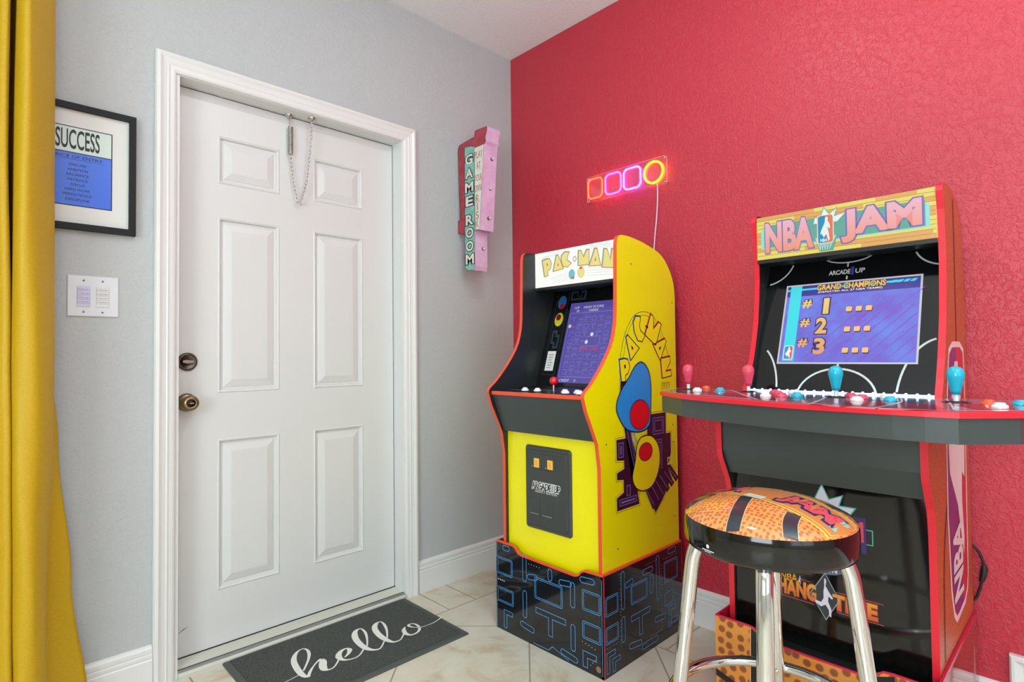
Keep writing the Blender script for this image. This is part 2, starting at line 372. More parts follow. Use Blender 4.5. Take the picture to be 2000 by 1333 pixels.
# door slab with six raised panels
def door():
    y0, y1 = .078, .122; zb, zt = .033, DZ - .003; L, R = DX0 + .003, DX1 - .003
    b = MB(); xs = [L, -1.5015, -1.266, -1.120, -0.886, R]; zs = [zb, .240, .811, .988, 1.667, 1.797, 1.985, zt]
    mp = lambda u, v, n: (u, y0 - n, v)
    for i in range(5):
        for j in range(7):
            q = [(xs[i], zs[j]), (xs[i + 1], zs[j]), (xs[i + 1], zs[j + 1]), (xs[i], zs[j + 1])]
            if i in (1, 3) and j in (1, 3, 5):
                rings = [(0, 0), (.004, .003), (.009, .0005), (.013, -.009), (.021, -.009), (.024, -.0065), (.046, -.0005), (.050, .0005)]
                P = []
                for d, n in rings: P.append([mp(q[0][0] + d, q[0][1] + d, n), mp(q[1][0] - d, q[1][1] + d, n), mp(q[2][0] - d, q[2][1] - d, n), mp(q[3][0] + d, q[3][1] - d, n)])
                for A, B in zip(P[:-1], P[1:]): b.add(A + B, [(c, (c + 1) % 4, 4 + (c + 1) % 4, 4 + c) for c in range(4)], M_door)
                b.add(P[-1], [(0, 1, 2, 3)], M_door)
            else: b.add([mp(u, v, 0) for u, v in q], [(0, 1, 2, 3)], M_door)
    b.box((L, y0 + .012, zb), (R, y1, zt), M_door)
    for (p, q) in (((L, y0, zb), (L + .001, y1, zt)), ((R - .001, y0, zb), (R, y1, zt)), ((L, y0, zb), (R, y1, zb + .001)), ((L, y0, zt - .001), (R, y1, zt))): b.box(p, q, M_door)
    b.stroke(mp, [(-1.6336, .121, .001), (-1.615, .131, .004), (-1.6007, .137, .001)], .003, mat('grey_scuff', (110, 110, 108), .6), .0004)
    d = b.build('door_1', kind='structure')
    # deadbolt
    M_brz = mat('dark_bronze', (92, 84, 78), 0.28, 1.0); M_sat = mat('satin_nickel', (190, 188, 182), 0.25, 1.0); M_brs = mat('antique_brass', (150, 132, 100), 0.3, 1.0)
    c = (-1.606, y0, 1.109)
    b = MB(); b.lathe([(.034, 0), (.034, .004), (.031, .010), (.027, .012), (.025, .0105), (.0, .0105)], c, (0, -1, 0), M_brz)
    db = b.build('deadbolt', d); b = MB(); b.lathe([(.008, 0), (.008, .016)], (c[0], y0 - .010, c[2]), (0, -1, 0), M_brz)
    b.prism(lambda u, v, n: (c[0] + u, y0 - .018 - n, c[2] + v), [(-.022, .004), (-.012, .007), (.010, .005), (.018, .001), (.014, -.003), (-.008, -.006), (-.020, -.003)], 0, .012, M_sat); b.build('thumb_turn', db)
    c = (-1.608, y0, .959)
    b = MB(); b.lathe([(.034, 0), (.033, .006), (.026, .012), (.015, .015), (.013, .030), (.018, .036), (.026, .044), (.0285, .054), (.027, .062), (.021, .068), (.015, .070), (.0135, .067), (.0, .067)], c, (0, -1, 0), M_brs)
    kn = b.build('door_knob', d); b = MB(); b.lathe([(.0135, 0), (.0135, .001), (0, .001)], (c[0], y0 - .068, c[2]), (0, -1, 0), mat('keyway_dark', (48, 38, 30), .4, .8)); b.box((c[0] - .007, y0 - .075, c[2] - .002), (c[0] + .007, y0 - .068, c[2] + .002), M_sat, .001); b.build('lock_button', kn)
door()

# ================================================================== door chain
def door_chain():
    M_ch = mat('chrome_chain', (200, 200, 198), 0.2, 1.0); e = empty('door_chain', (-1.19, .05, DZ), 'steel spring and chain hanging in a loop from the door head', 'chain')
    for x, yb in ((-1.231, .066), (-1.1455, .033)):
        b = MB(); b.lathe([(.0175, 0), (.0175, .003), (.009, .008), (.006, .013), (0, .014)], (x, yb, DZ), (0, 0, -1), M_ch); b.build('bracket', e)
    b = MB(); pts = []
    sx = -1.226; sy = .062
    for i in range(22 * 12 + 1):
        a = 2 * PI * i / 12; pts.append((sx + .0095 * math.cos(a), sy + .0095 * math.sin(a), 2.090 - .118 * i / (22 * 12)))
    b.tube(pts, .0021, M_ch, 6); b.tube([(-1.230, .066, 2.128), (sx - .001, .064, 2.108), (sx, sy, 2.089)], .002, M_ch, 6); b.build('spring', e)
    b = MB(); P = smooth([(sx, .062, 1.970), (-1.222, .062, 1.93), (-1.215, .060, 1.86), (-1.201, .056, 1.79), (-1.192, .054, 1.768), (-1.180, .050, 1.80), (-1.164, .046, 1.87), (-1.155, .042, 1.96), (-1.149, .037, 2.05), (-1.1455, .033, 2.126)], 12)
    V = [Vector(p) for p in P]; L = [0]
    for i in range(1, len(V)): L.append(L[-1] + (V[i] - V[i - 1]).length)
    st = .0165; nlk = int(L[-1] / st)
    def at(s):
        for i in range(1, len(V)):
            if L[i] >= s: t = (s - L[i - 1]) / (L[i] - L[i - 1]); return V[i - 1].lerp(V[i], t), (V[i] - V[i - 1]).normalized()
        return V[-1], (V[-1] - V[-2]).normalized()
    for i in range(nlk + 1):
        c, t = at(min(L[-1], i * st + st / 2)); sd = Vector((0, 1, 0)) if i % 2 else t.cross(Vector((0, 1, 0))).normalized()
        if not i % 2: sd = (sd * .6 + Vector((0, 1, 0)) * .4).normalized()
        loop = [c + t * (.0112 * math.cos(a)) + sd * (.0046 * math.sin(a)) for a in [2 * PI * j / 12 for j in range(12)]]
        b.tube(loop, .0015, M_ch, 5, closed=True)
    b.build('chain', e)
door_chain()

# ================================================================== curtain
def curtain():
    m = mat('mustard_satin_curtain', (198, 160, 6), 0.55); g = NT(m); v = g.coord()
    n = g.noise(v, 2.2, 4, 0.55, 0.4); wv = g.noise(v, 320, 1); g.bump(g.m('ADD', g.m('MULTIPLY', n, 1.0), g.m('MULTIPLY', wv, 0.02)), 0.5, 0.02)
    g.link(g.ramp(wv, [(.3, lin((192, 154, 4))), (.7, lin((202, 164, 6)))]), g.b.inputs['Base Color'])
    px = lambda p, y: -2.126 + p * .001124 + (y + .13) * .05
    lv = {2.70: [(4, -.17), (10, -.10), (17, -.04), (27, -.10), (32, -.18), (50, -.215), (66, -.17), (97, -.085), (97, -.07), (96, -.05)],
          1.75: [(2, -.17), (7, -.10), (13, -.04), (21, -.11), (26, -.18), (44, -.215), (68, -.185), (99, -.11), (99, -.07), (98, -.05)],
          1.15: [(12, -.17), (17, -.10), (20, -.05), (22, -.11), (25, -.175), (42, -.2), (72, -.195), (103, -.13), (101, -.08), (98, -.05)],
          0.85: [(16, -.17), (20, -.10), (22, -.05), (24, -.11), (28, -.175), (45, -.2), (74, -.195), (100, -.14), (96, -.09), (117, -.05)],
          0.45: [(20, -.17), (24, -.10), (26, -.05), (28, -.11), (32, -.175), (48, -.2), (70, -.195), (92, -.15), (86, -.09), (148, -.055)],
          0.02: [(24, -.17), (27, -.10), (30, -.05), (34, -.11), (38, -.175), (50, -.2), (72, -.195), (93, -.16), (80, -.09), (190, -.06)]}
    zs = sorted(lv, reverse=True); rows = []; NZ = 70
    for i in range(NZ + 1):
        z = 2.70 - (2.68) * i / NZ
        for a, c in zip(zs[:-1], zs[1:]):
            if c <= z <= a + 1e-9: t = (a - z) / (a - c); break
        t = t * t * (3 - 2 * t)
        L = [(lv[a][j][0] * (1 - t) + lv[c][j][0] * t, lv[a][j][1] * (1 - t) + lv[c][j][1] * t) for j in range(10)]
        pre = [(px(L[0][0], -.17) - .08 * (5 - q) + .0, -.11 + .055 * math.sin(q * PI + .3 + z * .3)) for q in range(0, 5)]
        pts = [(px(-5, 0) - .35 - .03 * math.sin(z), -.06)] + pre + [(px(p, y), y) for p, y in L]
        pts = smooth(pts, 7); wob = [.0035 * math.sin(z * 9 + j * .23) * min(1, (2.7 - z)) for j in range(len(pts))]
        rows.append([(p[0], p[1] + wob[j], z) for j, p in enumerate(pts)])
    b = MB(); k = len(rows[0]); vs = [p for r in rows for p in r]
    b.add(vs, [(i * k + j, i * k + j + 1, (i + 1) * k + j + 1, (i + 1) * k + j) for i in range(NZ) for j in range(k - 1)], m, True)
    o = b.build('curtain', None, label='floor-length mustard yellow curtain hanging at the left edge', category='curtain')
    s = o.modifiers.new('thick', 'SOLIDIFY'); s.thickness = .0025
    b = MB(); b.tube([(-3.0, -.13, 2.72), (-1.99, -.13, 2.72)], .012, mat('black_rod', (30, 30, 30), .4, .8)); r = b.build('curtain_rod', None, label='dark curtain rod above the mustard curtain', category='curtain rod')
    b = MB(); b.box((-2.9, -.142, 2.715), (-2.88, 0.0, 2.735), _M['black_rod']); b.build('bracket', r); b = MB(); b.box((-2.02, -.142, 2.715), (-2.0, 0.0, 2.735), _M['black_rod']); b.build('bracket', r)
curtain()

# ================================================================== framed print
def poster():
    e = empty('picture_frame', (-1.943, 0, 1.74), 'black-framed white-matted success print on the grey wall beside the curtain', 'picture')
    fb = mat('black_frame_wood', (22, 23, 26), .55, spec=.3); mt = mat('white_mat_board', (226, 228, 226), .8); bl = mat('blue_print', (52, 104, 226), .3); mn = mat('mint_print', (206, 224, 218), .3); k = mat('black_ink', (24, 26, 30), .5)
    u0, u1, v0, v1 = -2.0995, -1.7865, 1.5365, 1.9404; t = .0195
    b = MB()
    for q in ([(u0, v0), (u1, v0), (u1 - t, v0 + t), (u0 + t, v0 + t)], [(u1, v0), (u1, v1), (u1 - t, v1 - t), (u1 - t, v0 + t)], [(u1, v1), (u0, v1), (u0 + t, v1 - t), (u1 - t, v1 - t)], [(u0, v1), (u0, v0), (u0 + t, v0 + t), (u0 + t, v1 - t)]):
        b.prism(GW, q, 0.0, .021, fb)
    b.build('frame', e)
    b = MB(); b.box((u0 + t, -.004, v0 + t), (u1 - t, -.008, v1 - t), mt); a0, a1, z0, z1 = -2.0345, -1.8517, 1.6125, 1.868
    b.build('mat_board', e)
    b = MB(); zs = 1.7838
    b.poly(GW, [(a0, z0), (a1, z0), (a1, z1), (a0, z1)], k, .0085); d = .003
    b.poly(GW, [(a0 + d, z0 + d), (a1 - d, z0 + d), (a1 - d, zs - d / 2), (a0 + d, zs - d / 2)], bl, .0088); b.poly(GW, [(a0 + d, zs + d / 2), (a1 - d, zs + d / 2), (a1 - d, z1 - d), (a0 + d, z1 - d)], mn, .0088)
    b.text(GW, 'SUCCESS', -2.0, -1.886, 1.795, 1.858, k, .0092, bold=.015)
    b.text(GW, 'PRICE OF ENTRY', -2.008, -1.878, 1.7655, 1.7755, k, .0092); b.stroke(GW, [(-2.012, 1.7615), (-1.874, 1.7615)], .0008, k, .0092)
    for i, (s, hw) in enumerate((('FAILURE', .022), ('AMBITION', .026), ('SACRIFICE', .029), ('PATIENCE', .026), ('FOCUS', .018), ('HARD WORK', .033), ('PERSISTENCE', .037), ('DISCIPLINE', .031))):
        z = 1.7455 - i * .0160; b.text(GW, s, -1.943 - hw, -1.943 + hw, z - .0045, z + .0035, k, .0092)
    b.build('print', e)
poster()

# ================================================================== keypad plate
def keypad():
    wp = mat('white_plate_plastic', (222, 225, 232), .3); sc = mat('dull_screw', (150, 150, 150), .4, .6); ink = mat('grey_ink', (150, 148, 175), .5); lb = mat('lilac_keypad', (206, 204, 232), .35); wk = mat('white_keypad', (222, 224, 226), .35)
    b = MB(); b.bevprism(GW, [(-1.967, 1.2600), (-1.831, 1.2600), (-1.831, 1.3920), (-1.967, 1.3920)], 0, .006, .0025, wp); o = b.build('keypad_plate', None, label='white two-gang wall plate with two keypads below the framed print', category='wall plate')
    for (a, c, mm) in ((-1.9425, -1.9075, lb), (-1.8925, -1.8575, wk)):
        b = MB(); b.box((a, -.006, 1.2915), (c, -.0085, 1.3585), mm, .001); 
        for i in range(4):
            z = 1.3475 - i * .0135; b.box((a + .001, -.0085, z - .0052), (c - .001, -.0098, z + .0052), mm, .001)
            for q in range(4): b.box((a + .006 + q * .006, -.0098, z - .0008 - .001 * (q % 2)), (a + .0105 + q * .006, -.01, z + .0012), ink)
            b.box((a + .0018, -.0098, z - .001), (a + .0032, -.0101, z + .001), mat('dark_led', (60, 60, 80), .4)); b.box((c - .0032, -.0098, z - .001), (c - .0018, -.0101, z + .001), _M['dark_led'])
        b.build('keypad', o)
        for z in (1.376, 1.2745):
            b = MB(); b.lathe([(.003, 0), (.003, .001), (0, .0012)], ((a + c) / 2, -.006, z), (0, -1, 0), sc, 10); b.box(((a + c) / 2 - .0005, -.0073, z - .0025), ((a + c) / 2 + .0005, -.0072, z + .0025), mat('slot_dark', (50, 50, 50), .6)); b.build('screw', o)
keypad()

# ================================================================== door mat
HELLO = [[(-1.4, -0.307, 0.0028), (-1.374, -0.304, 0.0032), (-1.345, -0.298, 0.0039)], [(-1.331, -0.335, 0.0022), (-1.337, -0.318, 0.0166), (-1.338, -0.283, 0.0212), (-1.331, -0.23, 0.0218), (-1.32, -0.19, 0.02), (-1.3, -0.156, 0.0142), (-1.278, -0.137, 0.0069), (-1.26, -0.136, 0.0058), (-1.254, -0.155, 0.0095), (-1.26, -0.185, 0.0121), (-1.28, -0.224, 0.0089), (-1.306, -0.26, 0.007), (-1.325, -0.284, 0.0063)], [(-1.33, -0.334, 0.0134), (-1.308, -0.304, 0.0098), (-1.281, -0.276, 0.0059), (-1.255, -0.257, 0.0091), (-1.245, -0.257, 0.0152)], [(-1.245, -0.257, 0.0152), (-1.249, -0.277, 0.0263), (-1.262, -0.304, 0.0274), (-1.267, -0.327, 0.0227), (-1.258, -0.341, 0.0085), (-1.239, -0.34, 0.0064), (-1.218, -0.323, 0.0064), (-1.198, -0.301, 0.0072)], [(-1.178, -0.305, 0.0054), (-1.155, -0.29, 0.0121), (-1.139, -0.269, 0.0187), (-1.142, -0.252, 0.0079), (-1.157, -0.251, 0.0111), (-1.177, -0.263, 0.0186), (-1.192, -0.286, 0.0229), (-1.192, -0.312, 0.0151), (-1.179, -0.328, 0.0082), (-1.155, -0.336, 0.006), (-1.131, -0.33, 0.0061), (-1.107, -0.31, 0.0063), (-1.096, -0.298, 0.0062)], [(-1.079, -0.293, 0.0057), (-1.053, -0.247, 0.0073), (-1.031, -0.195, 0.0108), (-1.025, -0.157, 0.0078), (-1.033, -0.145, 0.0077), (-1.053, -0.154, 0.017), (-1.071, -0.181, 0.0241), (-1.085, -0.222, 0.0245), (-1.091, -0.277, 0.0236), (-1.087, -0.311, 0.0199), (-1.076, -0.333, 0.0123), (-1.058, -0.343, 0.0081), (-1.044, -0.337, 0.0063), (-1.023, -0.317, 0.0058), (-1.012, -0.305, 0.0058)], [(-0.99, -0.291, 0.0059), (-0.962, -0.243, 0.0084), (-0.943, -0.197, 0.0115), (-0.936, -0.16, 0.0073), (-0.946, -0.15, 0.0074), (-0.964, -0.159, 0.0181), (-0.983, -0.183, 0.0225), (-0.996, -0.222, 0.0241), (-1.002, -0.27, 0.024), (-1.0, -0.308, 0.02), (-0.99, -0.336, 0.0115), (-0.969, -0.342, 0.0065), (-0.949, -0.332, 0.006), (-0.923, -0.307, 0.0067)], [(-0.89, -0.264, 0.0035), (-0.909, -0.284, 0.0156), (-0.919, -0.315, 0.017), (-0.909, -0.339, 0.0093), (-0.88, -0.338, 0.0088), (-0.856, -0.318, 0.0119), (-0.846, -0.284, 0.0099), (-0.853, -0.262, 0.0064), (-0.87, -0.26, 0.0092), (-0.875, -0.272, 0.0107), (-0.866, -0.294, 0.0048), (-0.848, -0.311, 0.0049), (-0.828, -0.316, 0.0035), (-0.793, -0.318, 0.0043), (-0.756, -0.31, 0.005), (-0.731, -0.300, 0.006)]]
def doormat():
    mc = noise_col('charcoal_carpet', (50, 54, 53), (92, 97, 94), 260, .95, .8, .004, 3, .35, .7); mr = mat('grey_rubber_border', (78, 82, 80), .6)
    b = MB(); b.bevprism(FL, [(-1.511, -.012), (-.729, -.012), (-.729, -.478), (-1.511, -.478)], 0, .007, .003, mr)
    o = b.build('door_mat', None, label='charcoal door mat with white hello script on the tiles before the door', category='mat')
    b = MB(); b.box((-1.487, -.022, .005), (-.753, -.454, .0105), mc, .002); b.build('carpet', o)
    b = MB(); mw = noise_col('white_flocking', (226, 229, 222), (238, 240, 236), 300, .9, .3, .002)
    for i, s in enumerate(HELLO): b.stroke(FL, smooth(s, 8), .01, mw, .0112 + i * .00012)
    b.build('lettering', o, label='white hello script')
doormat()

# ================================================================== vertical "GAME ROOM" sign
def game_sign():
    S = lambda u, v, n: (-.387 - n, -u, v); D = .085
    e = empty('game_room_sign', (-.345, 0, 1.9), 'vintage metal arrow sign with vertical lettering on the grey wall', 'sign')
    rd = noise_col('weathered_red_metal', (150, 48, 62), (176, 66, 80), 30, .5, .2, .001, 4); tl = noise_col('weathered_teal_metal', (112, 176, 160), (140, 196, 182), 30, .5, .2, .001, 4)
    pk = noise_col('pale_pink_metal', (212, 172, 208), (224, 190, 220), 18, .42, .15, .001, 4); cr = noise_col('weathered_cream', (214, 216, 200), (226, 226, 214), 30, .5); ik = mat('sign_black_line', (44, 44, 46), .5); rt = mat('sign_red_letter', (186, 96, 92), .5)  # edge metal carries the neon's pink light in its colour
    red = [(.0, 1.7485), (.0, 1.807), (.016, 1.812), (.020, 1.83), (.006, 2.165), (.010, 2.188), (.020, 2.198), (.1347, 2.208), (.143, 2.2364), (.2316, 2.2327), (.2316, 2.214), (.2185, 2.1835), (.2225, 2.165), (.2115, 2.152), (.138, 2.152), (.0617, 2.15), (.060, 1.80), (.075, 1.78), (.060, 1.735)]
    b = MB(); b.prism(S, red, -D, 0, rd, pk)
    b.stroke(S, inset(red, -.0005) + [], .0016, ik, .0005, closed=True); b.build('arrow', e, label='dark red arrow panel')
    teal = [(.0617, 2.176), (.1, 2.172), (.138, 2.160), (.1335, 1.565), (.128, 1.5434), (.075, 1.548), (.0565, 1.565)]
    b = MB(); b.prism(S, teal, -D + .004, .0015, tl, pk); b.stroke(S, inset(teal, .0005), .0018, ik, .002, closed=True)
    for ch, z in zip('GAMEROOM', (2.105, 2.035, 1.965, 1.895, 1.800, 1.735, 1.668, 1.603)):
        hw = .031 if ch != 'M' else .034
        b.text(S, ch, .098 - hw, .098 + hw - .004, z - .025, z + .025, ik, .0025, off=.004, bold=.04); b.text(S, ch, .098 - hw, .098 + hw - .004, z - .025, z + .025, cr, .003, bold=.03)
    b.build('name_panel', e, label='teal strip with cream letters')
    wh = [(.139, 2.152), (.2115, 2.152), (.1755, 1.738), (.139, 1.742)]
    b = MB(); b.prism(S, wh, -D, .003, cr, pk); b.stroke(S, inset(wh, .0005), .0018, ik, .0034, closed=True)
    for s, z, w_ in (('PLAY', 2.112, .030), ('AT', 2.057, .015), ('YOUR', 1.998, .027), ('OWN', 1.945, .024)):
        c = .172 - (2.112 - z) * .04; b.text(S, s, c - w_, c + w_, z - .017, z + .017, rt, .0036)
    for s, z in (('R', 1.895), ('I', 1.855), ('S', 1.812), ('K', 1.770)):
        c = .160 - (1.9 - z) * .03; b.text(S, s, c - (.011 if s != 'I' else .003), c + (.011 if s != 'I' else .003), z - .0185, z + .0185, rt, .0036)
    b.build('slogan_panel', e, label='cream strip with faded red letters')
    bk = mat('dark_socket', (70, 62, 66), .4, .5); bu = mat('bulb_glass', (225, 215, 222), .15)
    for (y, x, z) in ((-.205, -.335, 2.09), (-.189, -.337, 1.945), (-.182, -.339, 1.80), (-.132, -.336, 1.655)):
        b = MB(); b.lathe([(.008, 0), (.008, .004), (.005, .005)], (x, y, z), (0, -1, 0), bk, 14); r = b.build('bulb_socket', e); b = MB(); b.lathe([(.004, 0), (.0055, .006), (.004, .011), (0, .013)], (x, y - .004, z), (0, -1, 0), bu, 12); b.build('bulb', r)
game_sign()

# ================================================================== neon panel on the red wall
def neon():
    e = empty('neon_sign', (0, -.77, 1.915), 'clear acrylic panel with four glowing neon outlines on the red wall', 'neon sign')
    m = bpy.data.materials.new('clear_acrylic'); m.use_nodes = True; t = m.node_tree; t.nodes.clear(); out = t.nodes.new('ShaderNodeOutputMaterial'); mx = t.nodes.new('ShaderNodeMixShader'); tr = t.nodes.new('ShaderNodeBsdfTransparent'); gl = t.nodes.new('ShaderNodeBsdfGlossy')
    gl.inputs['Roughness'].default_value = .05; tr.inputs[0].default_value = (.97, .95, .97, 1); mx.inputs[0].default_value = .07; t.links.new(tr.outputs[0], mx.inputs[1]); t.links.new(gl.outputs[0], mx.inputs[2]); t.links.new(mx.outputs[0], out.inputs[0])
    ed = mat('polished_acrylic_edge', (250, 214, 240), .2)  # pink neon glow of the edge put into its colour
    fn = lambda u, v, n: (-n, -u, v + (-.0) * (u - .55))
    b = MB(); pl = rrect(.552, .987, 1.8535, 1.981, .012); b.poly(fn, pl, m, .0215); b.poly(fn, pl, m, .017)
    k = len(pl); vs = [fn(p[0], p[1], .017) for p in pl] + [fn(p[0], p[1], .0215) for p in pl]; b.add(vs, [(i, (i + 1) % k, k + (i + 1) % k, k + i) for i in range(k)], ed); b.build('acrylic_panel', e)
    def glow(name, c, s):
        return mat(name, c, .4, emit=s)
    tubes = [((.562, .646), glow('neon_red', (255, 70, 40), 10)), ((.664, .752), glow('neon_pink', (255, 60, 190), 16)), ((.768, .858), glow('neon_violet', (190, 80, 255), 16)), ((.876, .972), glow('neon_yellow', (255, 190, 20), 14))]
    for i, ((u0, u1), mm) in enumerate(tubes):
        b = MB(); z0, z1 = 1.872, 1.966
        pts = rrect(u0, u1, z0, z1, .022, 5) if i < 3 else ell((u0 + u1) / 2, 1.919, .047, .047, 28)
        b.tube([fn(p[0], p[1], .0265) for p in pts], .0042, mm, 8, closed=True)
        b.build('neon_tube', e, label=['red-orange rounded outline', 'pink rounded outline', 'violet rounded outline', 'yellow ring outline'][i])
    st = mat('chrome_standoff', (200, 200, 200), .2, 1)
    for (u, v) in ((.562, 1.864), (.562, 1.972), (.979, 1.864), (.979, 1.972)):
        b = MB(); b.lathe([(.004, 0), (.004, .0235), (0, .0245)], (0, -u, v), (-1, 0, 0), st, 12); b.build('standoff', e)
    b = MB(); P = smooth([(-.016, -.936, 1.868), (-.010, -.934, 1.84), (-.007, -.930, 1.78), (-.006, -.922, 1.70), (-.006, -.914, 1.64), (-.006, -.906, 1.55), (-.006, -.905, 1.45)], 6)
    b.tube(P, .0026, mat('white_cord', (232, 214, 226), .4), 8); b.build('cord', e, label='thin white cord')
neon()

# ================================================================== shared cabinet materials
M_blk = mat('black_laminate', (34, 37, 37), .36); M_blkp = mat('satin_black_panel', (62, 70, 69), .36); M_gloss = mat('gloss_black_plastic', (14, 15, 15), .07, spec=.6)
M_bezel = mat('black_bezel_acrylic', (12, 14, 17), .10); M_or = mat('orange_red_edge_trim', (232, 84, 52), .35); M_yel = mat('yellow_laminate', (240, 226, 4), .22); M_yelF = mat('yellow_front_laminate', (246, 236, 4), .25)
M_rdt = mat('red_edge_trim', (222, 34, 52), .32)
M_wht = mat('white_print', (232, 232, 230), .35); M_bk = mat('black_print', (18, 18, 20), .35)
M_led = mat('cool_white_led', (150, 196, 255), .4, emit=34)
def screwdots(b, mp, pts, r=.0035):
    for u, v in pts: b.poly(mp, ell(u, v, r, r, 8), mat('dark_screw', (70, 66, 40), .4, .5), .0006)

# chunky letter outlines (unit box) for the arched cabinet lettering
LET = {'P': [(0, 0), (.40, 0), (.45, .28), (.75, .34), (1, .62), (.85, .93), (.5, 1), (0, 1)],
       'A': [(0, 0), (.42, 1), (.62, 1), (1, 0)],
       'C': [(.5, 0), (.95, .14), (.62, .42), (.62, .58), (.95, .88), (.5, 1), (.12, .86), (0, .5), (.12, .14)],
       'M': [(0, 0), (0, 1), (.25, 1), (.5, .55), (.75, 1), (1, 1), (1, 0)],
       'N': [(0, 0), (0, 1), (.28, 1), (.70, .42), (.70, 1), (1, 1), (1, 0)]}
def chunky(b, mp, ch, cu, cv, wd, ht, rot, fill, line, lw, n, line2=None, hole=True):
    c, s = math.cos(math.radians(rot)), math.sin(math.radians(rot))
    T = lambda p: (cu + (p[0] - .5) * wd * c - (p[1] - .5) * ht * s, cv + (p[0] - .5) * wd * s + (p[1] - .5) * ht * c)
    P = [T(p) for p in LET[ch]]
    if line2: b.stroke(mp, [(p[0] - lw * .8, p[1] + lw * .6) for p in P], lw * 1.2, line2, n, closed=True)
    b.poly(mp, P, fill, n + .0002); b.stroke(mp, P, lw, line, n + .0004, closed=True)
    if hole and ch in 'PA':
        q = [(.42, .58), (.58, .58), (.58, .74), (.42, .74)] if ch == 'P' else [(.42, .28), (.60, .28), (.52, .52)]
        b.poly(mp, [T(p) for p in q], line, n + .0004)

# ---- generic rounded line patterns for the low stand
def maze_block(b, mp, u, v, w_, h_, m, n, lw=.0022, dbl=True, r=.006):
    b.stroke(mp, rrect(u, u + w_, v, v + h_, min(r, w_ * .3, h_ * .3), 3), lw, m, n, closed=True)
    if dbl: b.stroke(mp, rrect(u + .006, u + w_ - .006, v + .006, v + h_ - .006, .004, 3), lw * .8, m, n, closed=True)
def capsule(b, mp, u0, v0, u1, v1, w_, m, n, lw=.0022):
    a = math.degrees(math.atan2(v1 - v0, u1 - u0)); b.stroke(mp, arc(u1, v1, w_ / 2, w_ / 2, a - 90, a + 90, 6) + arc(u0, v0, w_ / 2, w_ / 2, a + 90, a + 270, 6), lw, m, n, closed=True)
def tee(b, mp, u, v, w_, h_, t, m, n, lw=.0022, flip=1):
    P = [(u - w_ / 2, v), (u + w_ / 2, v), (u + w_ / 2, v - t * flip), (u + t / 2, v - t * flip), (u + t / 2, v - h_ * flip), (u - t / 2, v - h_ * flip), (u - t / 2, v - t * flip), (u - w_ / 2, v - t * flip)]
    b.stroke(mp, P, lw, m, n, closed=True)
def ell_shape(b, mp, u, v, w_, h_, t, su, sv, m, n, lw=.0022):
    P = [(u, v), (u + w_ * su, v), (u + w_ * su, v - t * sv), (u + t * su, v - t * sv), (u + t * su, v - h_ * sv), (u, v - h_ * sv)]
    b.stroke(mp, P, lw, m, n, closed=True)
def dots(b, mp, u, v, du, dv, k, m, n, r=.0016):
    for i in range(k): b.poly(mp, ell(u + du * i, v + dv * i, r, r, 6), m, n)

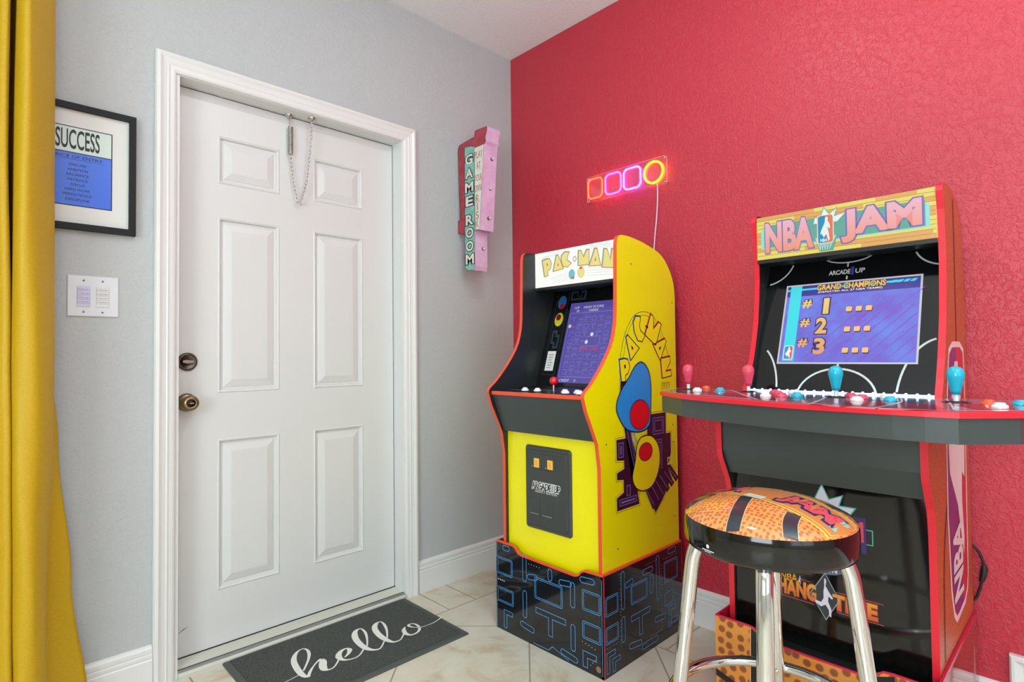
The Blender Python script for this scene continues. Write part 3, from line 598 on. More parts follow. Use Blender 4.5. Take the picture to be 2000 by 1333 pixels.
# ================================================================== YELLOW CABINET
XP = [(-.593, .31), (-.593, .717), (-.607, .806), (-.6262, .847), (-.664, .922), (-.680, .970), (-.679, .981), (-.669, .991), (-.6365, 1.015), (-.6055, 1.045), (-.574, 1.078), (-.548, 1.109), (-.523, 1.143), (-.508, 1.17), (-.498, 1.198), (-.489, 1.235), (-.485, 1.277), (-.4825, 1.367), (-.479, 1.526), (-.474, 1.549), (-.460, 1.560), (-.44, 1.563), (-.405, 1.563), (-.368, 1.560), (-.32, 1.554), (-.2725, 1.545), (-.223, 1.5338), (-.195, 1.525), (-.1721, 1.5136), (-.148, 1.497), (-.1269, 1.4758), (-.108, 1.452), (-.0946, 1.4285), (-.086, 1.408), (-.081, 1.386), (-.078, 1.35), (-.078, .31)]
def pac():
    e = empty('arcade_cabinet', (-.34, -.795, .0), 'yellow upright arcade cabinet in the corner beside the door', 'arcade cabinet')
    yr, yl, t = -1.047, -.543, .016; YI = (-yl + t, -yr - t)    # inner u range .559 .. 1.031
    SR = side(yr)
    # right side panel with its printed art
    b = MB(); b.prism(SR, XP, -t, 0, M_yel, M_or, M_blk)
    bl = mat('sky_blue_print', (22, 138, 222), .22); rdp = mat('bright_red_print', (222, 18, 36), .22); dp = mat('dark_plum_print', (52, 16, 48), .25); mg = mat('magenta_line_print', (150, 30, 90), .25); lb = mat('light_blue_line_print', (110, 150, 220), .25); yl2 = mat('yellow_print', (246, 222, 8), .22); cb = mat('cream_line_print', (214, 200, 120), .3)
    # arched lettering
    for ch, u, v, rot, wd, ht in (('P', -.438, 1.060, 8, .062, .088), ('A', -.400, 1.152, 38, .075, .085), ('C', -.345, 1.215, 22, .066, .105), ('M', -.245, 1.215, -28, .085, .095), ('A', -.190, 1.150, -52, .080, .085), ('N', -.155, 1.065, -84, .080, .070)):
        chunky(b, SR, ch, u, v, wd, ht, rot, yl2, M_bk, .004, .0004, bl if u < -.3 else rdp)
    b.stroke(SR, [(-.300, 1.228), (-.282, 1.222)], .008, M_bk, .0008)
    b.stroke(SR, smooth([(-.462, 1.0), (-.474, 1.06), (-.462, 1.13), (-.428, 1.21), (-.375, 1.265), (-.31, 1.283), (-.245, 1.268), (-.190, 1.215), (-.150, 1.14), (-.128, 1.08)], 5), .0022, M_bk, .0003)
    b.stroke(SR, smooth([(-.452, 1.10), (-.415, 1.205), (-.365, 1.252), (-.31, 1.270), (-.25, 1.255), (-.20, 1.205), (-.160, 1.13)], 5), .0016, M_bk, .0003)
    for i in range(6): b.stroke(SR, [(-.185 + i * .011, 1.006, .004), (-.195 + i * .011, .975 - .012 * (i % 2), .001)], .003, M_bk, .0004)
    # dark block pattern
    for P in ([(-.470, 1.02), (-.425, 1.02), (-.42, .90), (-.40, .80), (-.36, .70), (-.36, .60), (-.41, .66), (-.44, .80), (-.475, .95)], [(-.30, .885), (-.165, .885), (-.165, .80), (-.13, .80), (-.13, .72), (-.155, .66), (-.13, .62), (-.20, .54), (-.25, .50), (-.35, .64), (-.30, .80)],
              [(-.50, .81), (-.44, .81), (-.40, .76), (-.37, .60), (-.36, .555), (-.503, .5536), (-.503, .60), (-.46, .615), (-.46, .66), (-.50, .665), (-.50, .69), (-.455, .70), (-.455, .73), (-.50, .735)]):
        b.poly(SR, P, dp, .0006); b.stroke(SR, inset(P, -.006), .0014, M_bk, .0004, closed=True)
    for (u0, u1, v0, v1) in ((-.262, -.178, .80, .872), (-.255, -.195, .665, .785), (-.492, -.455, .74, .80), (-.49, -.375, .565, .595), (-.445, -.415, .595, .64)):
        for d, mm in ((.004, lb), (.010, mg), (.016, lb)):
            if u1 - u0 > 2 * d + .004: b.stroke(SR, [(u0 + d, v0 + d), (u1 - d, v0 + d), (u1 - d, v1 - d), (u0 + d, v1 - d)], .0018, mm, .001, closed=True)
    for i in range(7): b.stroke(SR, [(-.462 + i * .013, 1.0 - i * .03), (-.425 + i * .013, .80 - i * .01), (-.372 + i * .006, .64)], .0022, (lb, mg, bl)[i % 3], .001)
    for i in range(6):
        u = -.33 + i * .034; b.poly(SR, [(u, .615 + i * .010), (u + .02, .625 + i * .010), (u + .085, .53 + i * .016), (u + .062, .515 + i * .016)], dp, .0008); b.stroke(SR, [(u + .010, .61 + i * .01), (u + .070, .53 + i * .016)], .002, lb, .0011)
    b.stroke(SR, [(-.118, .76), (-.100, .76), (-.100, .62), (-.145, .62), (-.145, .64), (-.115, .64), (-.115, .76)], .0018, M_bk, .0006)
    b.stroke(SR, [(-.14, .70), (-.155, .70), (-.155, .675), (-.12, .675)], .006, cb, .0012)
    # plain abstract colour forms
    B1 = smooth([(-.500, .925), (-.470, .985), (-.420, 1.030), (-.375, 1.075), (-.330, 1.088), (-.285, 1.055), (-.270, .99), (-.275, .90), (-.285, .845), (-.34, .825), (-.42, .835), (-.465, .865)], 5, True)
    b.poly(SR, B1, bl, .0016); b.stroke(SR, B1, .005, M_bk, .002, closed=True)
    B2 = ell(-.350, .890, .066, .056); b.poly(SR, B2, rdp, .0022); b.stroke(SR, B2, .003, M_bk, .0024, closed=True)
    B3 = smooth([(-.405, .66), (-.385, .72), (-.37, .78), (-.335, .805), (-.27, .80), (-.225, .76), (-.215, .70), (-.235, .645), (-.28, .605), (-.34, .60), (-.385, .62)], 5, True)
    b.poly(SR, B3, yl2, .0016); b.stroke(SR, B3, .005, M_bk, .002, closed=True)
    B4 = ell(-.315, .745, .046, .034); b.poly(SR, B4, rdp, .0022); b.stroke(SR, B4, .003, M_bk, .0024, closed=True)
    screwdots(b, SR, [(-.39, 1.46), (-.10, 1.33), (-.11, .83), (-.11, .46), (-.50, .42), (-.56, .80)])
    b.build('side_panel', e, label='yellow side with printed graphics')
    b = MB(); b.prism(side(yl), XP, 0, t, M_blk, M_or, M_yel); b.build('side_panel', e)
    # shell
    b = MB(); b.box((-.094, yl - .001, .31), (-.080, yr + .001, 1.36), M_blk); b.build('back_panel', e)
    top = [(-.40, 1.560), (-.368, 1.556), (-.2725, 1.541), (-.1721, 1.509), (-.1269, 1.472), (-.0946, 1.42), (-.081, 1.36)]
    b = MB(); vs = []
    for x, z in top: vs += [(x, yl - t, z), (x, yr + t, z), (x + .004, yl - t, z - .012), (x + .004, yr + t, z - .012)]
    for i in range(len(top) - 1):
        a = i * 4; c = a + 4; b.add([vs[j] for j in (a, a + 1, c + 1, c, a + 2, a + 3, c + 3, c + 2)], [(0, 1, 2, 3), (4, 5, 6, 7), (0, 1, 5, 4), (3, 2, 6, 7), (0, 3, 7, 4), (1, 2, 6, 5)], M_blk)
    b.build('top_panel', e)
    # marquee
    xm = -.402; F = front(xm)
    mwh = mat('marquee_backlit_white', (252, 255, 246), .3, emit=1.35); b = MB(); b.box((xm, -YI[0], 1.412), (xm + .012, -YI[1], 1.562), mwh)
    E_ = lambda nm, c, s=1.0: mat(nm, c, .3, emit=s)
    my = E_('marquee_yellow', (250, 240, 150)); mr = E_('marquee_rust_line', (214, 140, 96)); mt = E_('marquee_teal_line', (110, 205, 196)); mgy = E_('marquee_grey_line', (190, 196, 196)); mbl = E_('marquee_sky', (120, 205, 220)); mred = E_('marquee_red', (214, 120, 100))
    W = YI[1] - YI[0]; U = lambda f: YI[0] + .428 * f; V = lambda f: 1.562 - .150 * f
    for ch, f0, f1, g0, g1, rot in (('P', .115, .235, .20, .68, 10), ('A', .24, .375, .15, .57, 6), ('C', .355, .48, .09, .53, 12), ('M', .57, .70, .14, .54, -2), ('A', .705, .84, .15, .60, -4), ('N', .86, .985, .22, .70, -8)):
        chunky(b, F, ch, (U(f0) + U(f1)) / 2, (V(g0) + V(g1)) / 2, U(f1) - U(f0), V(g0) - V(g1), rot, my, mr, .0036, .0006, mt)
    b.stroke(F, ell(U(.525), V(.33), .008, .010, 12), .004, mr, .0008, closed=True)
    b.poly(F, ell(U(.485), V(.74), .017, .021), mbl, .0006); b.poly(F, ell(U(.50), V(.84), .008, .006), mred, .0008); b.poly(F, ell(U(.60), V(.72), .017, .021), my, .0006); b.stroke(F, ell(U(.60), V(.72), .017, .021), .0016, mr, .0008, closed=True); b.poly(F, ell(U(.60), V(.60), .008, .006), mred, .0009)
    for i in range(4): b.stroke(F, [(U(.20 + .03 * i), V(.80 + .045 * i)), (U(.44), V(.66 + .06 * i))], .0012, mgy, .0006); b.stroke(F, [(U(.66), V(.62 + .07 * i)), (U(.97), V(.70 + .06 * i))], .0012, mgy, .0006)
    for i in range(3): b.stroke(F, [(U(.10), V(.14 + .03 * i)), (U(.33), V(.06 + .03 * i))], .0012, mgy, .0006); b.stroke(F, [(U(.70), V(.05 + .035 * i)), (U(.96), V(.09 + .035 * i))], .0012, mr if i == 0 else mgy, .0006)
    b.build('marquee', e, label='backlit white marquee')
    b = MB(); b.box((xm + .001, -YI[0], 1.400), (-.28, -YI[1], 1.412), M_blk); b.build('marquee_shelf', e)
    # bezel with printed border
    TB = tilt(-.41, .32, .98); b = MB(); z0, z1 = .983, 1.405
    b.prism(TB, [(YI[0], z0), (YI[1], z0), (YI[1], z1), (YI[0], z1)], -.010, 0, M_bezel)
    lbe = mat('dim_blue_print', (74, 96, 116), .3); wd_ = mat('dim_grey_print', (120, 124, 112), .3)
    cA, cB = (.593, 1.030, 1.402), (.648, 1.030, 1.402)
    for (cu, s_) in ((.585, 1), (.652, 1)):
        for i in range(46): v = 1.04 + i * .0078; b.poly(TB, ell(cu, v, .0013, .0013, 5), wd_, .0005)
    for i in range(9): b.poly(TB, ell(.588 + i * .008, 1.035, .0013, .0013, 5), wd_, .0005)
    b.poly(TB, ell(.617, 1.352, .024, .030), mat('bezel_blue', (40, 104, 170), .3), .0005); b.poly(TB, ell(.620, 1.335, .014, .013), mat('bezel_red', (176, 24, 46), .3), .0008)
    b.poly(TB, ell(.617, 1.275, .024, .030), mat('bezel_yellow', (214, 206, 40), .3), .0005); b.poly(TB, ell(.613, 1.285, .014, .014), mat('bezel_dark_red', (124, 18, 32), .3), .0008)
    for dd in (0, .005): b.stroke(TB, [(.597 + dd, 1.225 - dd), (.622 - dd, 1.225 - dd), (.622 - dd, 1.205 - dd), (.638 - dd, 1.205 - dd), (.638 - dd, 1.150 + dd), (.612 + dd, 1.150 + dd), (.612 + dd, 1.170 + dd), (.597 + dd, 1.170 + dd)], .0018, lbe, .0005, closed=True)
    b.poly(TB, [(.592, 1.052), (.640, 1.052), (.640, 1.136), (.592, 1.136)], M_wht, .0006)
    for i in range(6): b.stroke(TB, [(.602, 1.120 - i * .011), (.630 - .004 * (i % 3), 1.120 - i * .011)], .003, (mat('faint_red_print', (170, 110, 100), .4), mat('faint_blue_print', (110, 140, 170), .4))[i % 2], .0009)
    for cu in (.70, .93):
        for dd in (0, .005): b.stroke(TB, [(cu - .035 + dd, 1.358 + dd), (cu + .045 - dd, 1.358 + dd), (cu + .045 - dd, 1.395 - dd), (cu + .02, 1.395 - dd), (cu + .02, 1.372), (cu, 1.372), (cu, 1.395 - dd), (cu - .035 + dd, 1.395 - dd)], .0016, lbe, .0005, closed=True)
    b.build('bezel', e, label='black bezel with printed border')
    # lit screen
    sc = mat('screen_violet', (66, 52, 150), .12, emit=1.3, ecol=(88, 78, 160)); ln = mat('screen_line', (150, 140, 236), .2, emit=.9); wt = mat('screen_white', (236, 236, 240), .2, emit=1.0); rd = mat('screen_red', (230, 70, 90), .2, emit=.9); sd = mat('screen_dot', (200, 190, 200), .2, emit=.8)
    b = MB(); s0, s1, q0, q1 = .672, .985, 1.003, 1.343
    b.prism(TB, [(s0, q0), (s1, q0), (s1, q1), (s0, q1)], 0, .0012, sc)
    n = .0016; m0, m1, r0, r1 = s0 + .008, s1 - .008, 1.028, 1.298
    b.stroke(TB, rrect(m0, m1, r0, r1, .006), .0022, ln, n, closed=True)
    random.seed(3)
    gx = [m0 + .014 + i * .0365 for i in range(8)]; gy = [r0 + .014 + j * .0315 for j in range(8)]
    for i, u in enumerate(gx):
        for j, v in enumerate(gy):
            if i in (3, 4) and j in (3, 4): continue
            k = (i * 5 + j * 3) % 4
            if k == 0: b.stroke(TB, rrect(u, u + .024, v, v + .016, .003, 2), .0014, ln, n, closed=True)
            elif k == 1: tee(b, TB, u + .012, v + .018, .024, .018, .005, ln, n, .0013)
            elif k == 2: capsule(b, TB, u + .003, v + .008, u + .021, v + .008, .006, ln, n, .0013)
            else: ell_shape(b, TB, u, v + .018, .024, .018, .005, 1, 1, ln, n, .0013)
            dots(b, TB, u - .006, v - .005, .009, 0, 4, sd, n, .0011)
    b.stroke(TB, rrect(.795, .862, 1.155, 1.195, .002, 2), .0016, ln, n, closed=True)
    for (u, v) in ((.690, 1.242), (.818, 1.203), (.796, 1.172)): b.poly(TB, ell(u, v, .008, .008, 12), wt if u > .7 else mat('screen_cream', (250, 226, 170), .2, emit=.9), n + .0004)
    b.text(TB, '1UP', .698, .724, 1.316, 1.326, wt, n); b.text(TB, '00', .712, .726, 1.302, 1.311, wt, n); b.text(TB, 'HIGH SCORE', .748, .852, 1.316, 1.326, wt, n); b.text(TB, '10000', .780, .826, 1.302, 1.311, wt, n); b.text(TB, '2UP', .90, .925, 1.316, 1.326, wt, n)
    b.text(TB, 'GAME  OVER', .765, .862, 1.137, 1.150, rd, n + .0004); b.text(TB, 'CREDIT', .688, .742, 1.008, 1.019, wt, n); b.text(TB, '0', .768, .775, 1.008, 1.019, wt, n)
    b.build('screen', e, label='lit violet game screen')
    # control deck
    b = MB(); mpd = lambda u, v, n: (u, -v, n)
    zt = .977
    b.prism(lambda u, v, n: (u, -n, v), [(-.664, zt - .014), (-.664, zt - .001), (-.39, .990), (-.39, .976)], YI[0], YI[1], M_bk)
    b.box((-.6668, -YI[0], zt - .0145), (-.660, -YI[1], zt + .0005), M_or, .002)
    DK = lambda u, v, n: (u, -v, zt + (u + .664) * .047 + n + .001)
    b.stroke(DK, [(-.60, .60), (-.60, .69), (-.57, .72), (-.57, .83)], .003, M_wht, .0004); b.stroke(DK, [(-.55, .86), (-.55, 1.0)], .004, mat('deck_red', (150, 30, 50), .3), .0004); b.stroke(DK, [(-.63, .60), (-.63, 1.0)], .002, lbe, .0004)
    deck = b.build('control_deck', e, label='black deck with orange front edge')
    wb = mat('white_button_plastic', (232, 234, 240), .25)
    def button(parent, x, y, z, m, r=.0145, h=.007):
        b = MB(); b.lathe([(r, 0), (r, h * .5), (r * .86, h), (r * .72, h)], (x, y, z), (0, 0, 1), m, 18); b.lathe([(r * .68, h * .6), (r * .68, h * 1.5), (r * .5, h * 1.8), (0, h * 1.85)], (x, y, z), (0, 0, 1), m, 18); return b.build('button', parent)
    for (x, y) in ((-.615, -.700), (-.612, -.764), (-.615, -.905), (-.640, -.930), (-.612, -.962), (-.640, -.995)): button(deck, x, y, zt + .004, wb)
    b = MB(); jx, jy = -.605, -.842; b.lathe([(.004, 0), (.004, .03)], (jx, jy, zt), (0, 0, 1), mat('steel_shaft', (190, 190, 190), .25, 1), 12); b.lathe([(.013, 0), (.013, .002), (0, .0025)], (jx, jy, zt + .004), (0, 0, 1), M_bk, 18)
    j = b.build('joystick', e); b = MB(); b.lathe([(.0165 * math.sin(PI * i / 12), -.0165 * math.cos(PI * i / 12)) for i in range(13)], (jx, jy, zt + .045), (0, 0, 1), mat('red_ball_top', (214, 24, 44), .15), 22); b.build('ball_top', j, label='red ball top')
    # front panels
    b = MB(); b.prism(lambda u, v, n: (u, -n, v), [(-.660, .962), (-.600, .812), (-.588, .812), (-.645, .962)], YI[0], YI[1], M_blkp); b.build('kick_panel', e, label='black slanted panel under the deck')
    F = front(-.577); b = MB(); b.prism(F, [(YI[0], .31), (YI[1], .31), (YI[1], .812), (YI[0], .812)], -.012, 0, M_yelF); b.build('front_panel', e, label='yellow front panel')
    # coin door
    gd = mat('charcoal_plastic', (62, 66, 64), .38); cd = MB(); P = rrect(.665, .902, .440, .765, .014); cd.bevprism(F, P, 0, .009, .006, gd); P2 = rrect(.681, .886, .456, .749, .016); cd.bevprism(F, P2, .008, .0115, .002, gd)
    for (u0, v0, u1, v1) in ((.695, .676, .757, .736), (.766, .676, .828, .736), (.695, .497, .745, .562), (.760, .497, .812, .562)):
        cd.bevprism(F, rrect(u0, u1, v0, v1, .004), .0105, .0138, .0012, gd)
    for (u0, v0, u1) in ((.697, .502, .743), (.762, .502, .810)): cd.stroke(F, [(u0, v0), (u1, v0)], .003, mat('worn_grey_edge', (140, 144, 140), .4), .0142)
    ol = M_wht; cd.text(F, 'ARCADE1UP', .706, .852, .598, .626, ol, .0117, off=.003, bold=.05); cd.text(F, 'ARCADE1UP', .706, .852, .598, .626, gd, .0122, bold=.02); cd.text(F, 'LEGACY EDITION', .724, .836, .586, .594, ol, .0118)
    cdo = cd.build('coin_door', e, label='charcoal coin door with maker lettering')
    am = mat('amber_coin_window', (246, 196, 60), .3, emit=1.2); am2 = mat('amber_inner', (244, 170, 80), .3, emit=1.1)
    for u0 in (.722, .793):
        b = MB(); b.box((-.5915, -u0, .683), (-.594, -(u0 + .027), .718), am, .0008); b.poly(F, [(u0 + .006, .69), (u0 + .02, .69), (u0 + .02, .711), (u0 + .006, .711)], am2, .0173); b.lathe([(.002, 0), (.002, .002), (0, .0025)], (-.5908, -(u0 - .010), .686), (-1, 0, 0), M_alu, 8); b.build('coin_slot', cdo, label='amber coin window')
pac()

# ---- stand under the yellow cabinet
def pac_stand():
    x0, x1, y0, y1, zt = -.606, -.076, -.5115, -1.0585, .356; t = .0105
    bs = mat('gloss_black_printed_board', (16, 19, 24), .07, spec=.7); ml = mat('cyan_maze_line', (82, 158, 222), .2); dt = mat('cream_dot', (206, 176, 150), .3)
    e = empty('cabinet_stand', (-.34, -.785, 0), 'glossy black stand with blue maze lines under the yellow cabinet', 'stand')
    F = front(x0); tp = [(.5115, 0), (1.0585, 0), (1.0585, zt), (.975, .352), (.962, .346), (.948, .330), (.93, .324), (.655, .329), (.638, .333), (.622, .350), (.607, zt), (.5115, zt)]
    b = MB(); b.prism(F, tp, -t, 0, bs); b.stroke(F, [(p[0], p[1] - .002) for p in tp[2:]], .007, M_or, .0004)
    for i in range(2, len(tp) - 1):
        p, q = tp[i], tp[i + 1]; b.add([F(p[0], p[1] + .0006, -t), F(p[0], p[1] + .0006, .0006), F(q[0], q[1] + .0006, .0006), F(q[0], q[1] + .0006, -t)], [(0, 1, 2, 3)], M_or)
    n = .0006
    def grid(b, mp, o, sgn, wid):
        U = lambda f: o + sgn * f
        def R(f0, f1, v0, v1, d=True): maze_block(b, mp, min(U(f0), U(f1)), v0, abs(f1 - f0), v1 - v0, ml, n, dbl=d)
        def K(f0, v0, f1, v1, w_=.02): capsule(b, mp, U(f0), v0, U(f1), v1, w_, ml, n)
        def Tt(f, v, w_, h_): tee(b, mp, U(f), v, w_, h_, .02, ml, n)
        return R, K, Tt
    R, K, T = grid(b, F, .5115, 1, .547)
    R(-.0 + .004, .095, .225, .292); R(.004, .100, .112, .170); R(.22, .36, .185, .265); K(.165, .10, .165, .185); K(.165, .24, .165, .325); K(.19, .255, .225, .262); b_ = None
    T(.30, .150, .15, .085); K(.15, .062, .205, .055); K(.41, .06, .41, .135); K(.41, .215, .41, .285); K(.355, .280, .395, .285); K(.30, .28, .30, .305); R(.455, .535, .215, .285); R(.455, .535, .115, .175); K(.36, .030, .42, .022); ell_shape(b, F, .5115 + .045, .085, .05, .07, .016, 1, 1, ml, n); K(.455, .318, .50, .322); K(.05, .335, .07, .335)
    ell_shape(b, F, .5115 + .455, .07, .06, .055, .02, 1, 1, ml, n)
    b.stroke(F, [(.5115 + .004, .004), (.5115 + .004, .35)], .002, ml, n); b.stroke(F, [(1.0585 - .006, .01), (1.0585 - .006, .34)], .002, ml, n)
    b.stroke(F, [(.72, .010), (.80, .010), (.82, .03), (.90, .008)], .002, ml, n)
    dots(b, F, .525, .200, .011, .0, 4, M_wht, n, .003); dots(b, F, .70, .305, .014, 0, 5, dt, n, .0018); dots(b, F, .965, .10, .014, -.002, 5, dt, n, .0018); dots(b, F, 1.0, .03, .010, .012, 3, dt, n, .0018); b.poly(F, ell(1.035, .028, .011, .011), mat('copper_dot', (150, 104, 84), .3), n)
    b.build('front_board', e)
    S = side(y1); b = MB(); b.prism(S, [(x0 + t, 0), (x1, 0), (x1, zt), (x0 + t, zt)], -t, 0, bs); b.prism(S, [(x0 + .0, 0), (x0 + .007, 0), (x0 + .007, zt), (x0 + .0, zt)], -t, .0008, mat('red_corner_edge', (190, 44, 50), .35))
    b.stroke(S, [(x0, zt - .002), (x1, zt - .002)], .007, M_or, .0004); b.add([S(x0, zt + .0005, -t), S(x0, zt + .0005, .0004), S(x1, zt + .0005, .0004), S(x1, zt + .0005, -t)], [(0, 1, 2, 3)], M_or); b.prism(S, [(x1 - .005, 0), (x1, 0), (x1, zt), (x1 - .005, zt)], -t, .0004, _M['red_corner_edge'])
    R, K, T = grid(b, S, x0, 1, .52)
    R(.012, .085, .21, .275); R(.012, .085, .115, .172); K(.115, .10, .115, .17); K(.115, .215, .115, .33); K(.14, .285, .17, .29); R(.165, .27, .205, .275); T(.225, .165, .12, .085); K(.33, .10, .385, .095); K(.30, .22, .30, .27); K(.25, .30, .30, .30); R(.39, .49, .22, .30); R(.39, .45, .13, .18, False); K(.16, .06, .22, .052); ell_shape(b, S, x0 + .015, .085, .05, .07, .016, 1, 1, ml, n); K(.345, .18, .345, .33); K(.44, .06, .48, .06); K(.24, .03, .33, .03); K(.43, .335, .47, .335); ell_shape(b, S, x0 + .05, .055, .045, .045, .015, 1, 1, ml, n); ell_shape(b, S, x0 + .42, .12, .05, .08, .016, 1, 1, ml, n)
    for i in range(5): dots(b, S, x0 + .10, .08 + i * .055, 0, .012, 4, dt, n, .0016)
    dots(b, S, x0 + .02, .10, .013, 0, 5, dt, n, .0016); dots(b, S, x0 + .29, .05, .013, .0, 7, dt, n, .0016); dots(b, S, x0 + .37, .05, 0, .013, 20, dt, n, .0016); dots(b, S, x0 + .39, .315, .013, 0, 8, dt, n, .0016); dots(b, S, x0 + .26, .325, .013, 0, 7, dt, n, .0016)
    b.build('side_board', e)
    b = MB(); b.box((x0 + t, y0, 0), (x1, y0 - t, zt), bs); b.build('side_board', e)
    b = MB(); b.box((x1 - .012, y0 - t, .0), (x1, y1 + t, zt - .06), bs); b.build('back_board', e)
    b = MB(); b.box((x0 + t, y0 - t, .290), (x1 - .012, y1 + t, .309), bs); b.build('shelf', e)
pac_stand()

# ================================================================== RED BASKETBALL CABINET
XN = [(-.533, .31), (-.533, .66), (-.5335, .68), (-.540, .72), (-.548, .745), (-.590, .815), (-.596, .835), (-.598, .92), (-.598, 1.0 - .07), (-.45, .93), (-.415, 1.0), (-.387, 1.05), (-.362, 1.10), (-.342, 1.155), (-.322, 1.22), (-.310, 1.30), (-.304, 1.36), (-.305, 1.43), (-.312, 1.50), (-.326, 1.548), (-.322, 1.562), (-.308, 1.571), (-.25, 1.575), (-.19, 1.571), (-.15, 1.562), (-.10, 1.545), (-.07, 1.524), (-.052, 1.49), (-.043, 1.45), (-.037, 1.38), (-.035, 1.30), (-.035, .31)]
def silhouette(b, mp, u, v, w_, h_, m, n):
    P = [(.58, 1.0), (.70, .93), (.66, .82), (.80, .70), (.86, .52), (.76, .50), (.70, .60), (.66, .50), (.72, .36), (.80, .06), (.70, .0), (.56, .30), (.36, .16), (.18, .36), (.14, .28), (.10, .34), (.22, .52), (.36, .66), (.46, .80), (.48, .94)]
    b.poly(mp, [(u + p[0] * w_, v + p[1] * h_) for p in P], m, n)
def nba_logo(b, mp, u0, u1, v0, v1, n, bl, rd, wh, txt=True):
    r = (u1 - u0) * .16; P = rrect(u0, u1, v0, v1, r); b.poly(mp, inset(P, -.002), wh, n); c = (u0 + u1) / 2
    b.poly(mp, rrect(u0, u1, v0, v1, r), rd, n + .0003)
    b.poly(mp, [(u0 + .001, v0 + .001), (c + (u1 - u0) * .12, v0 + .001), (c - (u1 - u0) * .04, (v0 + v1) / 2), (c, v1 - .001), (u0 + r, v1 - .001), (u0 + .001, v1 - r)], bl, n + .0005)
    silhouette(b, mp, u0 + (u1 - u0) * .08, v0 + (v1 - v0) * .05, (u1 - u0) * .88, (v1 - v0) * .9, wh, n + .0008)
    if txt: b.text(mp, 'NBA', u0 + (u1 - u0) * .15, u0 + (u1 - u0) * .62, v0 + (v1 - v0) * .04, v0 + (v1 - v0) * .16, wh, n + .001, bold=.03)
def nba():
    e = empty('arcade_cabinet', (-.31, -1.73, 0), 'red-trimmed basketball arcade cabinet with a wide four-player deck', 'arcade cabinet')
    yl, yr, t = -1.475, -1.986, .016; U0, U1 = -yl + t, -yr - t; UC = (U0 + U1) / 2
    leather = mat('orange_leather_print', (192, 92, 44), .35); g = NT(leather); vv = g.coord(); d = g.vor(vv, 210, .9); g.link(g.ramp(d, [(.25, lin((150, 62, 32))), (.55, lin((196, 98, 48)))]), g.b.inputs['Base Color']); g.bump(d, .15, .001)
    S = side(yr); b = MB(); b.prism(S, XN, -t, 0, leather, M_rdt, M_blk)
    seam = mat('dark_seam_print', (92, 34, 30), .4); pur = mat('purple_print', (112, 40, 120), .3); rdp = mat('decal_red_print', (200, 34, 60), .3); whp = mat('decal_white_print', (236, 222, 226), .3); nv = mat('navy_print', (62, 44, 110), .3)
    b.stroke(S, smooth([(-.18, 1.55), (-.185, 1.3), (-.20, 1.1), (-.26, .95), (-.35, .80), (-.43, .66), (-.46, .55), (-.47, .36)], 5), .016, seam, .0004)
    D = [(-.375, .50), (-.345, .43), (-.31, .405), (-.27, .405), (-.17, .415), (-.13, .44), (-.11, .48), (-.075, 1.06), (-.085, 1.125), (-.14, 1.145), (-.26, 1.145), (-.315, 1.125), (-.335, 1.08), (-.365, .98), (-.385, .88), (-.395, .70)]
    b.poly(S, D, whp, .0006); I = inset(D, .016); b.poly(S, I, rdp, .0009)
    b.poly(S, [(-.355, .52), (-.325, .445), (-.29, .422), (-.20, .43), (-.235, .56), (-.25, .70), (-.29, .82), (-.27, .95), (-.22, 1.04), (-.21, 1.125), (-.27, 1.125), (-.31, 1.10), (-.345, .98), (-.372, .85), (-.378, .70)], pur, .0012)
    b.poly(S, [(-.36, .87), (-.33, .97), (-.27, 1.02), (-.24, 1.09), (-.19, 1.09), (-.17, 1.02), (-.15, .96), (-.12, .86), (-.135, .76), (-.175, .78), (-.185, .70), (-.165, .60), (-.175, .55), (-.215, .62), (-.25, .70), (-.31, .76), (-.35, .80)], whp, .0015)
    b.add(*[[(S(-.34 + v_ * .14, .46 + u_ * .20, .002)) for (u_, v_) in [((p[0]), (p[1])) for p in _norm(text2d('NBA', .04)[0])]], text2d('NBA', .04)[1]], whp)
    b.build('side_panel', e, label='orange basketball-leather side with league logo decal')
    b = MB(); b.prism(side(yl), XN, 0, t, M_blk, M_rdt, leather); b.build('side_panel', e)
    b = MB(); b.box((-.050, yl - .001, .31), (-.037, yr + .001, 1.42), M_blk); b.build('back_panel', e)
    b = MB(); b.prism(lambda u, v, n: (u, -n, v), [(-.305, 1.566), (-.25, 1.571), (-.15, 1.558), (-.075, 1.52), (-.047, 1.42), (-.060, 1.42), (-.085, 1.51), (-.155, 1.546), (-.25, 1.558), (-.305, 1.552)], U0, U1, M_blk); b.build('top_panel', e)
    # marquee
    F = front(-.318); z0, z1 = 1.423, 1.562; Em = lambda nm, c, s=1.0: mat(nm, c, .3, emit=s)
    wa = Em('court_wood_yellow', (240, 226, 116)); wb = Em('court_wood_tan', (234, 178, 104)); wl = Em('court_wood_line', (206, 150, 60), .7); tq = Em('marquee_teal', (108, 176, 160)); cy = Em('marquee_cyan', (150, 236, 230)); vi = Em('marquee_violet', (130, 120, 190)); wt = Em('marquee_white', (240, 250, 248)); rdm = Em('marquee_logo_red', (232, 130, 96)); blm = Em('marquee_logo_blue', (40, 150, 200))
    lt = grad('marquee_letter_fade', (240, 140, 92), (236, 176, 198), 1.44, 1.545, .3, 1.5)
    b = MB(); b.box((-.318, -U0, z0), (-.306, -U1, z1), wa); W = U1 - U0; random.seed(5)
    rows = 11; hh = (z1 - z0) / rows
